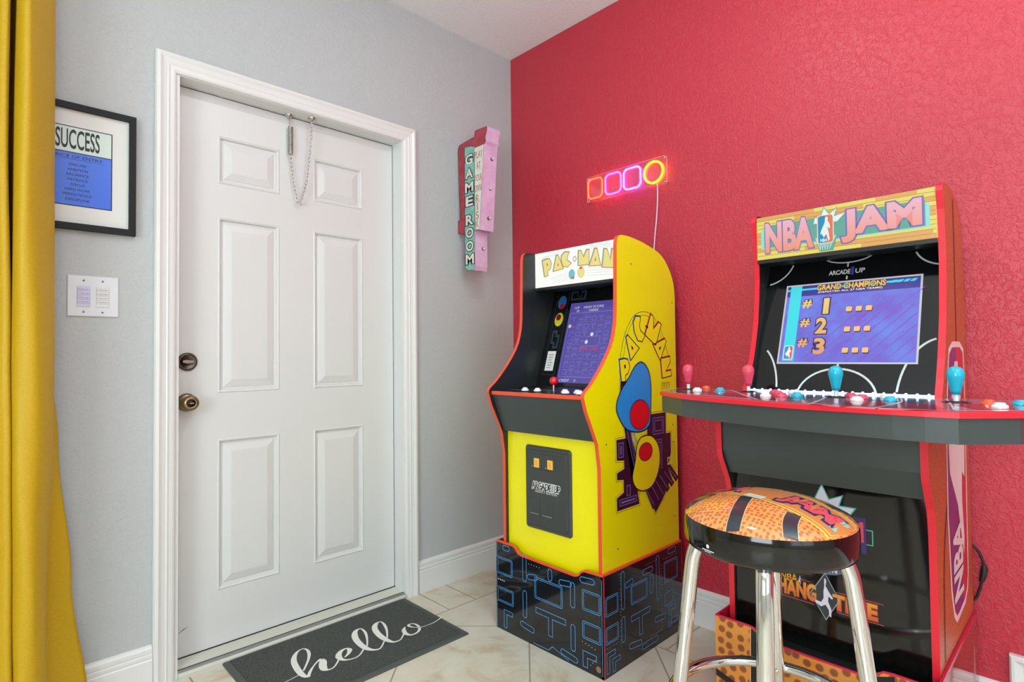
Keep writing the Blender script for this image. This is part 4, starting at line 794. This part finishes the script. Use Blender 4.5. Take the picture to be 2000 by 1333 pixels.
    for i in range(rows):
        u = U0 - random.random() * .1
        while u < U1:
            l = .08 + random.random() * .12; a, c = max(u, U0), min(u + l, U1)
            if c > a and random.random() < .45: b.poly(F, [(a, z0 + i * hh), (c, z0 + i * hh), (c, z0 + (i + 1) * hh), (a, z0 + (i + 1) * hh)], wb, .0003)
            u += l
        b.stroke(F, [(U0, z0 + i * hh), (U1, z0 + i * hh)], .0012, wl, .0005)
    X = lambda f: U0 + W * f; Y = lambda f: z0 + (z1 - z0) * f
    b.poly(F, [(X(.03), Y(.24)), (X(.97), Y(.24)), (X(.97), Y(.70)), (X(.03), Y(.70))], cy, .0007); b.poly(F, [(X(.05), Y(.26)), (X(.95), Y(.26)), (X(.95), Y(.78)), (X(.05), Y(.78))], tq, .0009)
    star = [(.36, .64), (.37, .80), (.40, .74), (.425, .98), (.455, .82), (.50, .93), (.485, .76), (.55, .80), (.50, .62)]
    b.poly(F, [(X(p[0]), Y(p[1])) for p in star], wt, .0011); b.stroke(F, [(X(p[0]), Y(p[1])) for p in star], .0026, tq, .0013, closed=True)
    for wd, a, c in (('NBA', .058, .362), ('JAM', .520, .935)):
        b.text(F, wd, X(a), X(c), Y(.14), Y(.84), vi, .0016, off=.0040, bold=.05); b.text(F, wd, X(a), X(c), Y(.14), Y(.84), lt, .002, bold=.05)
    net = [(.37, .36), (.50, .36), (.475, .02), (.395, .02)]; b.poly(F, [(X(p[0]), Y(p[1])) for p in net], tq, .0014)
    for i in range(5): b.stroke(F, [(X(.375 + i * .024), Y(.34)), (X(.40 + i * .013), Y(.05)), (X(.40 + i * .022), Y(.34))], .0026, wt, .0017)
    nba_logo(b, F, X(.388), X(.475), Y(.20), Y(.80), .002, blm, rdm, wt)
    b.build('marquee', e, label='backlit basketball court marquee')
    b = MB(); b.box((-.317, -U0, 1.411), (-.21, -U1, 1.423), M_blk); b.build('marquee_shelf', e)
    # bezel
    TB = tilt(-.38, .40, 1.0); b = MB(); b.prism(TB, [(U0, .995), (U1, .995), (U1, 1.415), (U0, 1.415)], -.010, 0, M_bezel); gl = mat('grey_court_line', (196, 198, 196), .3); n = .0005
    b.stroke(TB, arc(UC, .985, .105, .085, 8, 172, 20), .0055, gl, n); b.stroke(TB, [(UC, 1.070), (UC, 1.085)], .0055, gl, n)
    b.stroke(TB, arc(U0 - .01, .985, .085, .16, 10, 62, 14), .0055, gl, n); b.stroke(TB, arc(U1 + .01, .985, .10, .17, 100, 172, 14), .0055, gl, n)
    b.stroke(TB, arc(UC, 1.425, .07, .028, 190, 350, 14), .004, gl, n); b.stroke(TB, [(UC, 1.397), (UC, 1.383)], .004, gl, n); b.stroke(TB, [(UC, 1.354), (UC, 1.343)], .004, gl, n)
    b.stroke(TB, arc(U0 - .01, 1.43, .09, .085, 282, 345, 10), .0045, gl, n); b.stroke(TB, arc(U1 + .01, 1.43, .08, .07, 200, 262, 10), .0045, gl, n)
    b.text(TB, 'ARCADE', UC - .052, UC + .008, 1.360, 1.375, gl, n, bold=.03); b.text(TB, 'UP', UC + .022, UC + .048, 1.360, 1.375, gl, n, bold=.02); b.text(TB, '1', UC + .010, UC + .018, 1.356, 1.382, mat('bezel_logo_blue', (44, 62, 150), .3), n, bold=.03)
    b.build('bezel', e, label='black bezel with court lines')
    # screen
    s0, s1, q0, q1 = 1.556, 1.925, 1.084, 1.338; b = MB()
    E_ = lambda nm, c, s=.8: mat(nm, c, .15, emit=s * 1.5)
    frm = E_('screen_frame_white', (232, 228, 232), .5); b.prism(TB, [(s0, q0), (s1, q0), (s1, q1), (s0, q1)], 0, .0012, frm); f = .005
    bgm = mat('screen_violet_blue', (84, 84, 200), .15); g = NT(bgm); v3 = g.coord(); nz = g.noise(v3, 9, 3, .6); c = g.ramp(nz, [(.35, lin((104, 84, 196))), (.65, lin((98, 128, 226)))]); g.b.inputs['Base Color'].default_value = (.03, .03, .08, 1); g.link(c, g.b.inputs['Emission Color']); g.b.inputs['Emission Strength'].default_value = 1.6
    a0, a1, c0, c1 = s0 + f, s1 - f, q0 + f, q1 - f; b.poly(TB, [(a0, c0), (a1, c0), (a1, c1), (a0, c1)], bgm, .0016)
    ttl = E_('screen_deep_violet', (60, 48, 150)); mgt = E_('screen_magenta', (150, 80, 205), .7); sky = E_('screen_sky', (110, 140, 230), .7); aq = E_('screen_aqua', (60, 214, 226), .85); gd = grad('screen_gold_fade', (240, 150, 70), (250, 222, 90), 1.10, 1.30, .2, 1.3); go = E_('screen_gold', (244, 190, 60), .9); drk = E_('screen_shadow', (70, 50, 120), .4)
    b.poly(TB, [(a0, c1 - .034), (a1, c1 - .034), (a1, c1), (a0, c1)], ttl, .0018); random.seed(11)
    for i in range(26):
        u = a0 + .04 + random.random() * (a1 - a0 - .10); v = c0 + random.random() * (c1 - c0 - .09); l = .03 + random.random() * .05
        b.stroke(TB, [(u, v, .0006), (u + l, v + l * .8, .0022)], .0016, mgt, .0020)
    for i in range(9):
        u = a0 + .05; v0_ = c0 + .0 + i * .0; x_ = a0 + .06 + i * .032; l = min(.16, a1 - x_ - .004); 
        if l > .02: b.stroke(TB, [(x_, c0 + .002, .001), (x_ + l, c0 + .002 + l, .0035)], .002, mgt, .0021)
    for i in range(70):
        u = a0 + .05 + random.random() * (a1 - a0 - .075); v = c0 + .006 + random.random() * (c1 - c0 - .06); 
        b.stroke(TB, [(u, v), (u + .007, v + .010), (u + .012, v + .003)], .0012, sky, .0019)
    b.poly(TB, [(a0 + .010, c0 + .004), (a0 + .044, c0 + .004), (a0 + .044, c1), (a0 + .010, c1)], aq, .0023); b.stroke(TB, [(a0, c1 - .013), (a0 + .31, c1 - .010)], .006, aq, .0022)
    for i in range(4): b.poly(TB, [(a0 + .285 + i * .016, c1 - .014), (a0 + .297 + i * .016, c1 - .014), (a0 + .305 + i * .016, c1 - .006), (a0 + .293 + i * .016, c1 - .006)], aq, .0025)
    nba_logo(b, TB, a0 + .014, a0 + .038, c0 + .010, c0 + .050, .0026, E_('screen_logo_blue', (50, 150, 210)), E_('screen_logo_red', (226, 90, 90)), E_('screen_logo_white', (244, 244, 244)), False)
    b.text(TB, 'GRAND CHAMPIONS', 1.650, 1.836, 1.3135, 1.3315, drk, .0026, off=.0015, bold=.04); b.text(TB, 'GRAND CHAMPIONS', 1.650, 1.836, 1.3135, 1.3315, go, .003, bold=.03)
    b.text(TB, '(DEFEATED ALL 27 NBA TEAMS)', 1.654, 1.828, 1.3035, 1.3110, E_('screen_pale_yellow', (246, 236, 160), .9), .003, bold=.01)
    for ch, zc in (('1', 1.262), ('2', 1.201), ('3', 1.138)):
        b.text(TB, '#', 1.612, 1.640, zc - .003, zc + .024, drk, .0026, off=.002, bold=.04); b.text(TB, '#', 1.612, 1.640, zc - .003, zc + .024, gd, .003, bold=.03)
        w_ = .016 if ch == '1' else .032; b.text(TB, ch, 1.690 - w_, 1.690, zc - .025, zc + .025, drk, .0026, off=.003, bold=.05); b.text(TB, ch, 1.690 - w_, 1.690, zc - .025, zc + .025, gd, .003, bold=.04)
        for q in range(3): u = 1.738 + q * .026; b.poly(TB, rrect(u + .001, u + .0175, zc - .024, zc - .010, .003), drk, .0026); b.poly(TB, rrect(u, u + .016, zc - .021, zc - .0065, .003), E_('screen_peach', (244, 186, 110), .9), .003)
    b.build('screen', e, label='lit high-score screen')
    # LED strip
    b = MB(); b.box((-.402, -U0, 1.0005), (-.392, -U1, 1.0045), mat('led_diffuser', (180, 212, 255), .4, emit=5))
    for i in range(19): u = U0 + .014 + i * (U1 - U0 - .028) / 18; b.lathe([(.0032, 0), (.0030, .002), (.0018, .0035), (0, .004)], (-.397, -u, 1.004), (0, 0, 1), M_led, 10)
    b.build('led_strip', e, label='row of bluish white lights')
    # control deck
    PL = [(-.3918, 1.2328), (-.581, 1.279)] + [(-.669 - .116 * i / 12 - .046 * 4 * (i / 12) * (1 - i / 12), 1.400 + .671 * i / 12) for i in range(13)] + [ (-.699, 2.159), (-.500, 2.210), (-.3918, 2.225)]
    mpd = lambda u, v, n: (u, -v, n); top = noise_col('mauve_printed_deck', (128, 96, 116), (150, 128, 144), 7, .09); b = MB()
    b.prism(mpd, inset(PL, .006), .934, .987, M_blkp); b.bevprism(mpd, PL, .986, .9995, .003, M_rdt); b.poly(mpd, inset(PL, .004), top, .9998)
    n = 1.0002; wl2 = mat('white_deck_line', (232, 228, 232), .15); dkp = mat('dark_red_deck', (150, 28, 56), .12); dkb = mat('dark_grey_deck', (60, 62, 70), .12)
    b.stroke(mpd, [(-.42, 1.25), (-.575, 1.287), (-.660, 1.405), (-.731, 1.636), (-.799, 1.867), (-.803, 1.933), (-.777, 2.066), (-.694, 2.15)], .006, wl2, n + .0004)
    b.poly(mpd, [(-.45, 1.27), (-.56, 1.30), (-.62, 1.39), (-.55, 1.44), (-.45, 1.40)], dkb, n); b.poly(mpd, [(-.60, 1.45), (-.70, 1.62), (-.72, 1.70), (-.62, 1.66), (-.52, 1.50)], dkp, n); b.poly(mpd, [(-.46, 1.58), (-.58, 1.60), (-.66, 1.74), (-.52, 1.74)], dkb, n)
    b.poly(mpd, [(-.60, 1.84), (-.79, 1.86), (-.77, 2.05), (-.62, 2.00)], dkp, n); b.poly(mpd, [(-.46, 1.80), (-.58, 1.82), (-.60, 1.98), (-.46, 1.96)], dkb, n); b.poly(mpd, [(-.60, 2.03), (-.72, 2.09), (-.66, 2.15), (-.52, 2.12)], dkp, n)
    for P in ([(-.55, 1.30), (-.50, 1.42), (-.62, 1.50)], [(-.42, 1.44), (-.60, 1.56), (-.74, 1.66)], [(-.43, 1.73), (-.60, 1.77), (-.80, 1.80)], [(-.44, 1.90), (-.62, 1.94), (-.81, 1.93)], [(-.45, 2.0), (-.60, 2.03), (-.76, 2.06)], [(-.50, 2.08), (-.66, 2.10)]): b.stroke(mpd, smooth(P, 5), .005, wl2, n + .0003)
    for (jx, jy) in ((-.445, 1.305), (-.455, 1.512), (-.53, 1.778), (-.534, 2.031)): b.poly(mpd, ell(jx, jy, .030, .030), dkb, n + .0006)
    b.build('control_deck', e, label='wide angled deck with red edge')
    cyan = mat('cyan_plastic', (30, 178, 206), .18); pink = mat('pink_red_plastic', (226, 74, 100), .2); whb = mat('white_plastic', (236, 232, 234), .2); ora = mat('orange_plastic', (240, 92, 50), .2); wsh = mat('white_shaft', (232, 230, 232), .25)
    for (x, y, m, s, nm) in ((-.445, -1.305, pink, 1.0, 'pink bat-shaped top'), (-.455, -1.512, pink, 1.0, 'pink bat-shaped top'), (-.53, -1.778, cyan, 1.0, 'cyan bat-shaped top'), (-.534, -2.031, cyan, 1.0, 'cyan bat-shaped top')):
        b = MB(); b.lathe([(.022, 0), (.022, .0015), (.010, .003)], (x, y, .9998), (0, 0, 1), M_bk, 20); b.lathe([(.0055, 0), (.0055, .022)], (x, y, 1.0), (0, 0, 1), wsh, 12); j = b.build('joystick', e)
        b = MB(); b.lathe([(.0, .0), (.0085, .0), (.0105, .010), (.0145, .028), (.0175, .040), (.0178, .048), (.0155, .057), (.010, .063), (0, .066)], (x, y, 1.018), (0, 0, 1), m, 24); b.build('stick_top', j, label=nm)
    def btn(x, y, m, r=.0145):
        b = MB(); b.lathe([(r, 0), (r, .0035), (r * .9, .006), (r * .74, .0062)], (x, y, 1.0002), (0, 0, 1), m, 18); b.lathe([(r * .70, .003), (r * .70, .009), (r * .5, .0108), (0, .011)], (x, y, 1.0), (0, 0, 1), m, 18); b.build('button', e)
    for (x, y, m) in ((-.512, -1.372, whb), (-.40, -1.345, ora), (-.474, -1.430, cyan), (-.615, -1.628, whb), (-.527, -1.628, pink), (-.60, -1.665, pink), (-.56, -1.690, cyan), (-.48, -1.60, pink), (-.46, -1.645, whb),
                      (-.492, -1.802, pink), (-.545, -1.842, pink), (-.62, -1.850, whb), (-.585, -1.912, cyan), (-.50, -1.885, whb), (-.557, -2.092, ora), (-.640, -2.118, whb), (-.535, -2.142, cyan)): btn(x, y, m)
    # lower front
    b = MB(); b.prism(lambda u, v, n: (u, -n, v), [(-.590, .934), (-.588, .835), (-.545, .765), (-.533, .765), (-.576, .835), (-.578, .934)], U0, U1, M_blkp); b.build('kick_panel', e, label='satin black panel under the deck')
    F = front(-.5235); b = MB(); b.box((-.5235, -U0, .31), (-.508, -U1, .79), M_gloss)
    n = .0006; tl = mat('teal_decal_line', (70, 180, 168), .3); pw = mat('decal_pale', (226, 220, 236), .3); gb = mat('decal_blue_grey', (98, 110, 134), .35); oy = grad('hang_time_fade', (224, 96, 40), (248, 210, 40), .44, .52, .3); rl = mat('decal_red_line', (196, 84, 66), .35); gr = mat('decal_grey_line', (150, 156, 160), .35)
    sk = lambda u, v: (u, v)
    b.text(F, 'NBA', 1.622, 1.668, .480, .502, oy, n, bold=.03); silhouette(b, F, 1.668, .478, .010, .024, pw, n)
    b.text(F, 'HANG', 1.615, 1.715, .442, .486, rl, n, off=.002, bold=.04); b.text(F, 'HANG', 1.615, 1.715, .442, .486, oy, n + .0003, bold=.03); b.text(F, 'TIME', 1.755, 1.858, .436, .476, rl, n, off=.002, bold=.04); b.text(F, 'TIME', 1.755, 1.858, .436, .476, oy, n + .0003, bold=.03)
    b.stroke(F, [(1.612, .492), (1.70, .492)], .0018, rl, n); b.stroke(F, [(1.612, .436), (1.71, .434)], .0018, rl, n); b.stroke(F, [(1.765, .482), (1.872, .482)], .0018, rl, n); b.stroke(F, [(1.765, .430), (1.872, .430)], .0018, rl, n)
    dm = [(1.738, .525), (1.772, .463), (1.738, .402), (1.700, .463)]; b.poly(F, dm, mat('decal_charcoal', (58, 62, 68), .3), n + .0002); b.stroke(F, dm, .0022, gr, n + .0004, closed=True)
    P = [(.50, .98), (.56, 1.0), (.60, .92), (.56, .80), (.62, .74), (.70, .66), (.88, .52), (.84, .48), (.68, .54), (.66, .40), (.80, .20), (.78, .0), (.70, .02), (.68, .18), (.54, .30), (.34, .22), (.08, .30), (.10, .36), (.34, .34), (.46, .46), (.46, .64), (.50, .78)]
    b.poly(F, [(1.708 + p[0] * .055, .412 + p[1] * .100) for p in P], pw, n + .0006)
    b.poly(F, ell(1.735, .540, .046, .017), gb, n); b.text(F, 'EDITION', 1.700, 1.768, .531, .545, pw, n + .0004, bold=.03)
    star = [(1.700, .70), (1.716, .72), (1.735, .763), (1.752, .725), (1.785, .740), (1.776, .712), (1.815, .712), (1.80, .69), (1.80, .66), (1.70, .66)]
    b.poly(F, star, pw, n); b.stroke(F, star, .003, tl, n + .0003, closed=True); b.poly(F, [(1.62, .60), (1.838, .60), (1.838, .692), (1.62, .68)], nv, n + .0005); b.stroke(F, [(1.838, .662), (1.852, .662), (1.852, .625), (1.838, .625)], .0026, tl, n + .0008)
    b.text(F, 'NBA JAM', 1.63, 1.832, .612, .680, pink, n + .001, bold=.03)
    b.build('front_panel', e, label='glossy black front with game titles')
def _norm(vs):
    xs = [p[0] for p in vs]; ys = [p[1] for p in vs]; return [((p[0] - min(xs)) / (max(xs) - min(xs)), 1 - (p[1] - min(ys)) / (max(ys) - min(ys))) for p in vs]
nba()
def nba_stand():
    x0, x1, y0, y1, zt, t = -.597, -.033, -1.4605, -1.9925, .352, .0055
    pb = pebble('pebbled_basketball_print', (226, 146, 60), (146, 78, 40), 33, .34, .15, .5); pm = mat('gloss_brown_side_print', (150, 52, 40), .06, spec=.7); rb = mat('raspberry_edge', (206, 32, 72), .25)
    e = empty('cabinet_stand', (-.33, -1.727, 0), 'orange basketball-print stand under the red basketball cabinet', 'stand')
    F = front(x0); tp = [(1.4605, 0), (1.9925, 0), (1.9925, zt), (1.905, zt), (1.885, .350), (1.868, .338), (1.850, .328), (1.828, .325), (1.626, .325), (1.604, .329), (1.588, .340), (1.574, .350), (1.560, zt), (1.4605, zt)]
    b = MB(); b.prism(F, tp, -t, 0, pb); b.stroke(F, [(p[0], p[1] - .001) for p in tp[2:]], .005, rb, .0004)
    for i in range(2, len(tp) - 1):
        p, q = tp[i], tp[i + 1]; b.add([F(p[0], p[1] + .0006, -t), F(p[0], p[1] + .0006, .0006), F(q[0], q[1] + .0006, .0006), F(q[0], q[1] + .0006, -t)], [(0, 1, 2, 3)], rb)
    b.poly(F, [(1.550, 0), (1.562, .16), (1.566, .347), (1.590, .334), (1.586, .16), (1.574, 0)], M_bk, .0008); b.stroke(F, [(1.549, 0), (1.561, .16), (1.565, .347)], .003, mat('pale_orange_line', (240, 170, 96), .3), .001)
    b.poly(F, [(1.872, 0), (1.868, .16), (1.862, .330), (1.908, .347), (1.912, .16), (1.915, 0)], M_bk, .0008); b.stroke(F, [(1.46, .20), (1.54, .185)], .0, M_bk, .0008); b.poly(F, [(1.4605, .196), (1.56, .165), (1.56, .145), (1.4605, .176)], M_bk, .0007)
    b.build('front_board', e)
    S = side(y1); b = MB(); b.prism(S, [(x0 + t, 0), (x1, 0), (x1, zt), (x0 + t, zt)], -t, 0, pm); b.add([S(x0, zt + .0005, -t), S(x0, zt + .0005, .0005), S(x1, zt + .0005, .0005), S(x1, zt + .0005, -t)], [(0, 1, 2, 3)], rb); b.stroke(S, [(x0, zt - .006), (x1, zt - .006)], .012, rb, .0005); b.prism(S, [(x0, 0), (x0 + .006, 0), (x0 + .006, zt), (x0, zt)], -t, .0006, rb)
    b.stroke(S, [(-.12, .16), (-.10, .27), (-.09, .16)], .008, mat('faint_decal_line', (226, 190, 190), .3), .0004); b.build('side_board', e)
    b = MB(); b.box((x0 + t, y0, 0), (x1, y0 - t, zt), rb); b.build('side_board', e)
    b = MB(); b.box((x1 - .012, y0 - t, 0), (x1, y1 + t, zt - .06), rb); b.build('back_board', e)
    b = MB(); b.box((x0 + t, y0 - t, .290), (x1 - .012, y1 + t, .309), M_blk); b.build('shelf', e)
nba_stand()

# ---- power cord beside the red cabinet
b = MB(); bc = mat('black_cable', (26, 24, 26), .5)
P = smooth([(-.028, -1.92, .56), (-.016, -1.965, .548), (-.012, -1.990, .530), (-.010, -2.004, .505), (-.010, -2.010, .470), (-.010, -2.003, .430), (-.010, -1.996, .400), (-.012, -1.986, .375), (-.020, -1.962, .360), (-.03, -1.93, .358)], 6)
b.tube(P, .0036, bc, 10); o = b.build('power_cord', None, label='black power cord with inline plug looping at the red wall', category='cord')
b = MB(); b.tube([(-.010, -2.010, .482), (-.010, -2.0105, .470), (-.010, -2.007, .450), (-.010, -2.003, .432)], [.0055, .0085, .0085, .006], bc, 12); b.build('inline_connector', o)

# ================================================================== STOOL
def stool():
    cx, cy, R, zr = -.92, -1.75, .1725, .768; e = empty('bar_stool', (cx, cy, 0), 'chrome bar stool with round basketball-print seat before the red cabinet', 'bar stool')
    bd = pebble('seat_basketball_vinyl', (232, 152, 84), (186, 100, 54), 105, .34, .12, .5, plane='XY', coat=.6); vin = mat('black_vinyl', (10, 11, 11), .09, spec=.6)
    st = mat('seat_black_seam', (40, 52, 60), .2, coat=.5); yl = mat('seat_yellow_line', (244, 206, 96), .2, coat=.5); ol = mat('seat_orange_band', (214, 130, 72), .2, coat=.5); pk = mat('seat_pink_letter', (232, 84, 96), .2, coat=.5); nv = mat('seat_navy', (44, 54, 110), .2, coat=.5); pe = mat('seat_peach_line', (240, 186, 140), .2, coat=.5); tq = mat('seat_teal', (120, 206, 196), .2, coat=.5)
    dome = lambda r: zr + .042 * (1 - (r / R) ** 2.6) - (.006 * max(0, (r - .9 * R) / (.1 * R)) ** 2)
    du = Vector((-.22, -.975)).normalized(); dv = Vector((-.975, .22))   # along the band / across it (towards the camera)
    def SM(s, t_, n): p = Vector((cx, cy)) + du * s + dv * t_; r = math.hypot(s, t_); return (p.x, p.y, dome(min(r, R)) + n)
    # top: polar mesh
    b = MB(); vs = [(cx, cy, dome(0))]; NR, NS = 16, 72
    for i in range(1, NR + 1):
        r = R * i / NR; vs += [(cx + r * math.cos(2 * PI * j / NS), cy + r * math.sin(2 * PI * j / NS), dome(r)) for j in range(NS)]
    fs = [(0, 1 + j, 1 + (j + 1) % NS) for j in range(NS)] + [(1 + (i - 1) * NS + j, 1 + (i - 1) * NS + (j + 1) % NS, 1 + i * NS + (j + 1) % NS, 1 + i * NS + j) for i in range(1, NR) for j in range(NS)]
    b.add(vs, fs, bd, True)
    lim = R * .995
    def clipstrip(c0, c1, m, n, k=40):     # strip between two curves t=c(s)
        pr = None
        for i in range(k + 1):
            s = -lim + 2 * lim * i / k; h = math.sqrt(max(0, lim * lim - s * s)); a, c = c0(s), c1(s); a = max(-h, min(h, a)); c = max(-h, min(h, c))
            row = [SM(s, a + (c - a) * q / 4, n) for q in range(5)]
            if pr: b.add(pr + row, [(q, q + 1, 6 + q, 5 + q) for q in range(4)], m, True)
            pr = row
    clipstrip(lambda s: -.062, lambda s: .052, yl, .0008); clipstrip(lambda s: -.057, lambda s: .047, ol, .0011); clipstrip(lambda s: -.050, lambda s: -.047, yl, .0014); clipstrip(lambda s: .040, lambda s: .043, yl, .0014)
    def seam(pts, wd, n=.0006):
        q = [p for p in smooth(pts, 30) if math.hypot(p[0], p[1]) < lim]
        b.stroke(SM, q, wd + .003, pe, n); b.stroke(SM, q, wd, st, n + .0003)
    for sg in (1, -1):
        seam([(-.012 * sg + .0, .052 * sg if sg > 0 else -.062), (.012 * sg, .11 * sg), (.045 * sg, .18 * sg)], .026)
        seam([(.098, .054 * sg if sg > 0 else -.064), (.112, .09 * sg), (.145, .135 * sg)], .026); seam([(-.098, .054 * sg if sg > 0 else -.064), (-.112, .09 * sg), (-.145, .135 * sg)], .026)
    # lettering on the band, built as letters following the dome
    for (w_, a0, a1) in (('NBA', -.150, -.045), ('JAM', .040, .150)):
        for mm, off, nn in ((nv, .006, .0017), (pk, 0, .0021)): b.text(SM, w_, a0, a1, -.034, .032, mm, nn, off=off, bold=.04, fn=lambda u, v: (u, -v))
    b.poly(SM, rrect(-.022, .022, .030, .052, .004), mat('seat_pale_mark', (206, 216, 206), .2, coat=.5), .0017)
    for q in (.153, .160): b.stroke(SM, [(q, -.028), (q, .028)], .005, tq, .0019)
    seat = b.build('seat', e, label='orange basketball-print cushion top')
    b = MB(); b.lathe([(R * .999, .0), (R * 1.010, -.006), (R * 1.014, -.016), (R * 1.012, -.050), (R * .99, -.060), (R * .90, -.068), (.05, -.070), (0, -.070)], (cx, cy, dome(R) + .0), (0, 0, 1), vin, 96); 
    ph = math.radians(-150); 
    o = b.build('seat_band', e, label='glossy black vinyl band')
    b = MB(); rr = R * 1.0145
    def CY(u, v, n): a = math.radians(162) + u / rr; return (cx + (rr + n) * math.cos(a), cy + (rr + n) * math.sin(a), v)
    b.poly(CY, ell(0, .722, .004, .004, 12), M_wht, .0006); b.stroke(CY, [(-.016, .7135), (.016, .7135)], .0018, M_wht, .0006); b.stroke(CY, [(-.009, .7105), (.009, .7105)], .0012, M_wht, .0006); b.build('maker_mark', o)
    ch = mat('polished_chrome', (226, 228, 226), .05, 1.0)
    d = Vector((1.266, .517)).normalized(); az = [-d, Vector((-d.y, d.x)), d, Vector((d.y, -d.x))]
    az[0] = Vector((az[0].x * math.cos(-.05) - az[0].y * math.sin(-.05), az[0].x * math.sin(-.05) + az[0].y * math.cos(-.05))); 
    az[2] = Vector((d.x * math.cos(-.075) - d.y * math.sin(-.075), d.x * math.sin(-.075) + d.y * math.cos(-.075)))
    for i, a in enumerate(az):
        P = smooth([(cx + a.x * .06, cy + a.y * .06, .708), (cx + a.x * .105, cy + a.y * .105, .706), (cx + a.x * .138, cy + a.y * .138, .693), (cx + a.x * .154, cy + a.y * .154, .664), (cx + a.x * .162, cy + a.y * .162, .62), (cx + a.x * .178, cy + a.y * .178, .48), (cx + a.x * .198, cy + a.y * .198, .30), (cx + a.x * .231, cy + a.y * .231, .012)], 5)
        b = MB(); b.tube(P, .0165, ch, 18); l = b.build('leg', e)
        b = MB(); b.lathe([(.019, 0), (.020, .004), (.019, .03), (.0168, .032)], (cx + a.x * .232, cy + a.y * .232, 0), (0, 0, 1), mat('black_rubber_foot', (24, 24, 24), .6), 18); b.build('rubber_foot', l)
        zr_ = .335; rl = .194; b = MB(); b.lathe([(.0055, -.002), (.0055, .002), (.003, .0035), (0, .004)], (cx + a.x * (rl - .0165), cy + a.y * (rl - .0165), zr_ + .003), (-a.x, -a.y, 0), ch, 12); b.build('screw', l)
    b = MB(); Rr = .212; b.tube([(cx + Rr * math.cos(2 * PI * i / 72), cy + Rr * math.sin(2 * PI * i / 72), .335) for i in range(72)], .0125, ch, 14, closed=True); b.build('footrest_ring', e)
    b = MB(); b.box((cx - .11, cy - .02, .7005), (cx + .11, cy + .02, .7040), _M['black_rubber_foot']); b.box((cx - .02, cy - .11, .7005), (cx + .02, cy + .11, .7038), _M['black_rubber_foot']); b.build('swivel_plate', e)
stool()

# ================================================================== added uplighter, unseen, for ceiling bounce
def bounce_uplighter():
    x, y = -1.75, -3.25; e = empty('floor_lamp', (x, y, 0), 'white bowl uplighter floor lamp standing behind the viewpoint', 'floor lamp'); mw = mat('white_lamp_enamel', (225, 225, 222), .35)  # lamp added unseen, to bounce light off the ceiling
    b = MB(); b.lathe([(.14, 0), (.14, .012), (.12, .022), (.02, .03), (0, .03)], (x, y, 0), (0, 0, 1), mw, 32); b.build('base', e)
    b = MB(); b.tube([(x, y, .02), (x, y, 1.50)], .011, mw, 14); b.build('pole', e)
    b = MB(); b.lathe([(.012, 1.49), (.05, 1.495), (.11, 1.52), (.155, 1.57), (.17, 1.62), (.167, 1.62), (.15, 1.575), (.10, 1.53), (0, 1.51)], (x, y, 0), (0, 0, 1), mw, 36); b.build('shade', e)
    l = bpy.data.lights.new('uplight', 'AREA'); l.shape = 'DISK'; l.size = .26; l.energy = UPLIGHT; l.color = (.85, .965, 1.0); lo = bpy.data.objects.new('uplight', l); C.objects.link(lo); lo.location = (x, y, 1.60); lo.rotation_euler = (PI, 0, 0)
UPLIGHT = 120
bounce_uplighter()

# ================================================================== unseen ceiling lamps
def lamps():
    ml = mat('lamp_lens', (255, 248, 236), .4, emit=14); proto = None
    for i, (x, y) in enumerate(((-1.15, -1.40), (-2.75, -1.45), (-1.25, -3.1), (-2.75, -3.1), (-4.0, -2.3))):  # first lamp follows the cast shadows, the others are added for light
        e = empty('recessed_light', (x, y, H), 'recessed white ceiling light', 'ceiling light', 'recessed ceiling lights')
        b = MB(); b.lathe([(.095, 0), (.095, -.004), (.080, -.010), (.076, -.004), (.076, 0)], (x, y, H), (0, 0, 1), M_trim, 32); b.build('trim_ring', e)
        b = MB(); b.lathe([(.075, -.003), (0, -.003)], (x, y, H), (0, 0, 1), ml, 24); b.build('lens', e)
        l = bpy.data.lights.new('lamp_light', 'AREA'); l.shape = 'DISK'; l.size = .15; l.energy = (13, 1, 8, 6, 4)[i]; l.color = (.92, .98, 1.0); lo = bpy.data.objects.new('lamp_light', l); C.objects.link(lo); lo.location = (x, y, H - .012)
lamps()
